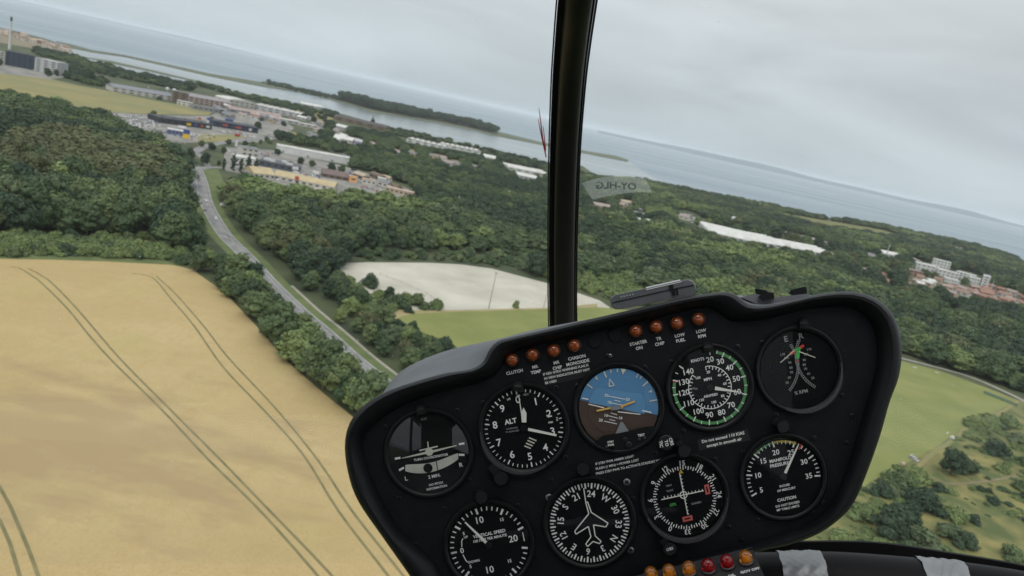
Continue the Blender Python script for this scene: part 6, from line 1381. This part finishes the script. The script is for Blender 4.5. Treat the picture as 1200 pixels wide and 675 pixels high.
def wrap(x0, x1, seed):
    rs = random.Random(seed); P = [q for q in smooth3([Vector(q) for q in rail], 40) if x0 <= q.x <= x1]; pp = [pd(*q) for q in P]; b = MB(); v = []; seg = 60; nn = len(pp)
    for i, q in enumerate(pp):
        t = (pp[min(i+1, nn-1)]-pp[max(i-1, 0)]).normalized(); rf = Vector((0, 1, 0)); rf = (rf-t*rf.dot(t)).normalized(); bb = t.cross(rf)
        for k in range(seg):
            a = 2*math.pi*k/seg; cr = 0.0388+0.0006*math.sin(k*0.9+i*0.5+seed)+0.0004*math.sin(k*2.3-i*0.9); sh = (0.0006*math.sin(k*1.1+seed)+0.0006*math.sin(k*3.1)) if i in (0, nn-1) else 0
            v.append(q+(rf*math.cos(a)+bb*math.sin(a))*cr+t*sh)
    b.add(v, [(i*seg+k, i*seg+(k+1) % seg, (i+1)*seg+(k+1) % seg, (i+1)*seg+k) for i in range(nn-1) for k in range(seg)]); o_ = cobj('tape_wrap', b, m_tape, rl, smooth=True)
wrap(913, 963, 1); wrap(1072, 1129, 5)
# cabin shell behind and over the seats
def plate(name, P, th, material):
    b = MB(); P = [Vector(p_) for p_ in P]; nn = (P[1]-P[0]).cross(P[3]-P[0]).normalized()*th; b.add(P+[p_+nn for p_ in P], [(0, 1, 2, 3), (7, 6, 5, 4), (0, 1, 5, 4), (1, 2, 6, 5), (2, 3, 7, 6), (3, 0, 4, 7)]); return cobj(name, b, material, hel)
plate('roof_panel', [(-0.75, 0.52, -0.12), (0.75, 0.52, -0.12), (0.75, 0.60, 2.3), (-0.75, 0.60, 2.3)], 0.03, m_cab)
plate('rear_bulkhead', [(-0.75, -1.1, 2.2), (0.75, -1.1, 2.2), (0.75, 0.56, 2.2), (-0.75, 0.56, 2.2)], 0.03, m_cab)
plate('floor_panel', [(-0.75, -1.15, -0.3), (0.75, -1.15, -0.3), (0.75, -1.15, 2.2), (-0.75, -1.15, 2.2)], 0.03, m_cab)
for sx in (-0.78, 0.78):
    plate('door_frame', [(sx, 0.45, -0.3), (sx, 0.45, 2.2), (sx, 0.57, 2.2), (sx, 0.57, -0.3)], 0.03, m_cab)
    if sx > 0: plate('door_frame', [(sx, -0.54, 0.15), (sx, -0.54, 0.60), (sx, 0.44, 0.60), (sx, 0.44, 0.15)], 0.03, m_cab)  # unseen right pillar, placed to block outside reflections in the tachometer glass
    else: plate('door_frame', [(sx, -0.54, 0.95), (sx, -0.54, 1.1), (sx, 0.44, 1.1), (sx, 0.44, 0.95)], 0.03, m_cab)
    plate('door_panel', [(sx, -1.15, -0.2), (sx, -1.15, 2.2), (sx, -0.55, 2.2), (sx, -0.55, -0.2)], 0.03, m_cab)
# nose shell under the windscreen, hidden from the seat by the panel
# ---- handheld unit lying on the glareshield
dv = croot('handheld_unit', pv(765, 345, -0.03), R(13)); tag(dv, 'dark grey slim handheld unit lying on top of the panel hood', 'device')
def rbox(name, x0, y0, x1, y1, thick_px, d0, d1, material, parent, rad=0.35, extra=None):
    pass
O = [(714.5, 352.5), (715.5, 349), (720, 346), (760, 337.2), (800, 328.2), (808, 327.8), (812.5, 330), (815.2, 335), (815.5, 342), (812, 346.5), (790, 350.8), (760, 356), (728, 362.2), (721, 362.6), (717, 359)]
cO = (765, 346)
def oring(s_, h, dx=0, dy=0): return [pv(cO[0]+(x-cO[0])*s_+dx, cO[1]+(y-cO[1])*s_+dy, h) for x, y in O]
b = loft([oring(0.975, -0.012), oring(1.0, -0.0135), oring(1.0, -0.045, 0, -0.2), oring(0.96, -0.060, 0, -0.5)], cap1=True, cap0=True); db = cobj('body', b, m_dev, dv, smooth=True)
b = MB(); b.add([pv(x, y, h) for x, y, h in ((757, 337.6, -0.0128), (797, 328.6, -0.0128), (800, 330.2, -0.0115), (757, 340.0, -0.0115), (757, 336.4, -0.03), (797, 327.4, -0.03))], [(0, 1, 2, 3), (4, 5, 1, 0)]); cobj('top_strip', b, m_devt, dv)  # lighter grey strip along the top edge of the unit
b = MB(); solidbar(b, 718, 354.5, 786, 339.3, 0.8, 0.8, -0.0125, -0.0110); solidbar(b, 788, 339, 813, 334, 0.8, 0.8, -0.0125, -0.0110); cobj('seam', b, m_dial, dv)
for (x, y, w_) in ((789, 343, 3.6), (793.5, 341.8, 2.0), (786.5, 336.6, 4.5)):
    b = MB(); solidbar(b, x, y-3.2, x+0.7, y+3.2, w_, w_, -0.0125, -0.0098); cobj('side_button', b, m_bez, dv)
b = MB(); put_text(b, 'MODE', 735, 346, 2.6, 12, -0.0108); 
for i in range(3): solidbar(b, 729+i*4, 347.5-i*0.9, 731+i*4, 347-i*0.9, 1.0, 1.0, -0.0125, -0.0112)
b = MB()
for i in range(5): solidbar(b, 727+i*3.4, 348.2-i*0.75, 729+i*3.4, 347.8-i*0.75, 1.3, 1.3, -0.0125, -0.0112)
cobj('grille', b, m_devt, dv)
# ---- compass mount clips on the hood
cl = croot('mounting_bracket', pv(905, 348, -0.05), R(10)); tag(cl, 'small black folded mounting bracket with three tabs on the panel hood', 'bracket')
def blk(P, h0, h1, name, material, par):
    b = MB(); n = len(P); b.add([pv(x, y, h0) for x, y in P]+[pv(x, y, h1) for x, y in P], [tuple(range(n)), tuple(range(n, 2*n))[::-1]]+[(i, (i+1) % n, n+(i+1) % n, n+i) for i in range(n)]); return cobj(name, b, material, par)
blk([(868, 348.5), (884, 343.8), (905, 349), (948, 343.8), (949, 347.5), (912, 355), (888, 356.5)], -0.03, -0.07, 'base_plate', m_hood, cl)
blk([(884, 339), (886.5, 338), (899, 340.6), (899.5, 343.5), (893, 346.5), (886, 345)], -0.045, -0.06, 'tab', m_bez, cl)
blk([(889, 347), (897.5, 342.4), (906.5, 343), (907.5, 349.5), (893, 352.5)], -0.025, -0.045, 'tab', m_bez, cl)
blk([(924, 343.5), (927, 339.6), (943.5, 335.8), (945.5, 339), (945.5, 344), (930, 346.5)], -0.03, -0.05, 'tab', m_bez, cl)
# =================================================================== HAZE
def haze():
    m = bpy.data.materials.new('haze'); m.use_nodes = True; t = m.node_tree; t.nodes.clear()
    v = N(t, 'ShaderNodeVolumePrincipled'); v.inputs['Color'].default_value = (0.90, 0.955, 1.0, 1); v.inputs['Density'].default_value = 0.000034; v.inputs['Anisotropy'].default_value = 0.0
    o = N(t, 'ShaderNodeOutputMaterial'); t.links.new(v.outputs[0], o.inputs['Volume'])
    b = MB().box((0, 0, 96.5), (2*S+400, 2*S+400, 199)); h = b.build('haze', m); tag(h, 'thin pale blue grey haze lying over the land and sea', 'haze', kind='stuff')
haze()
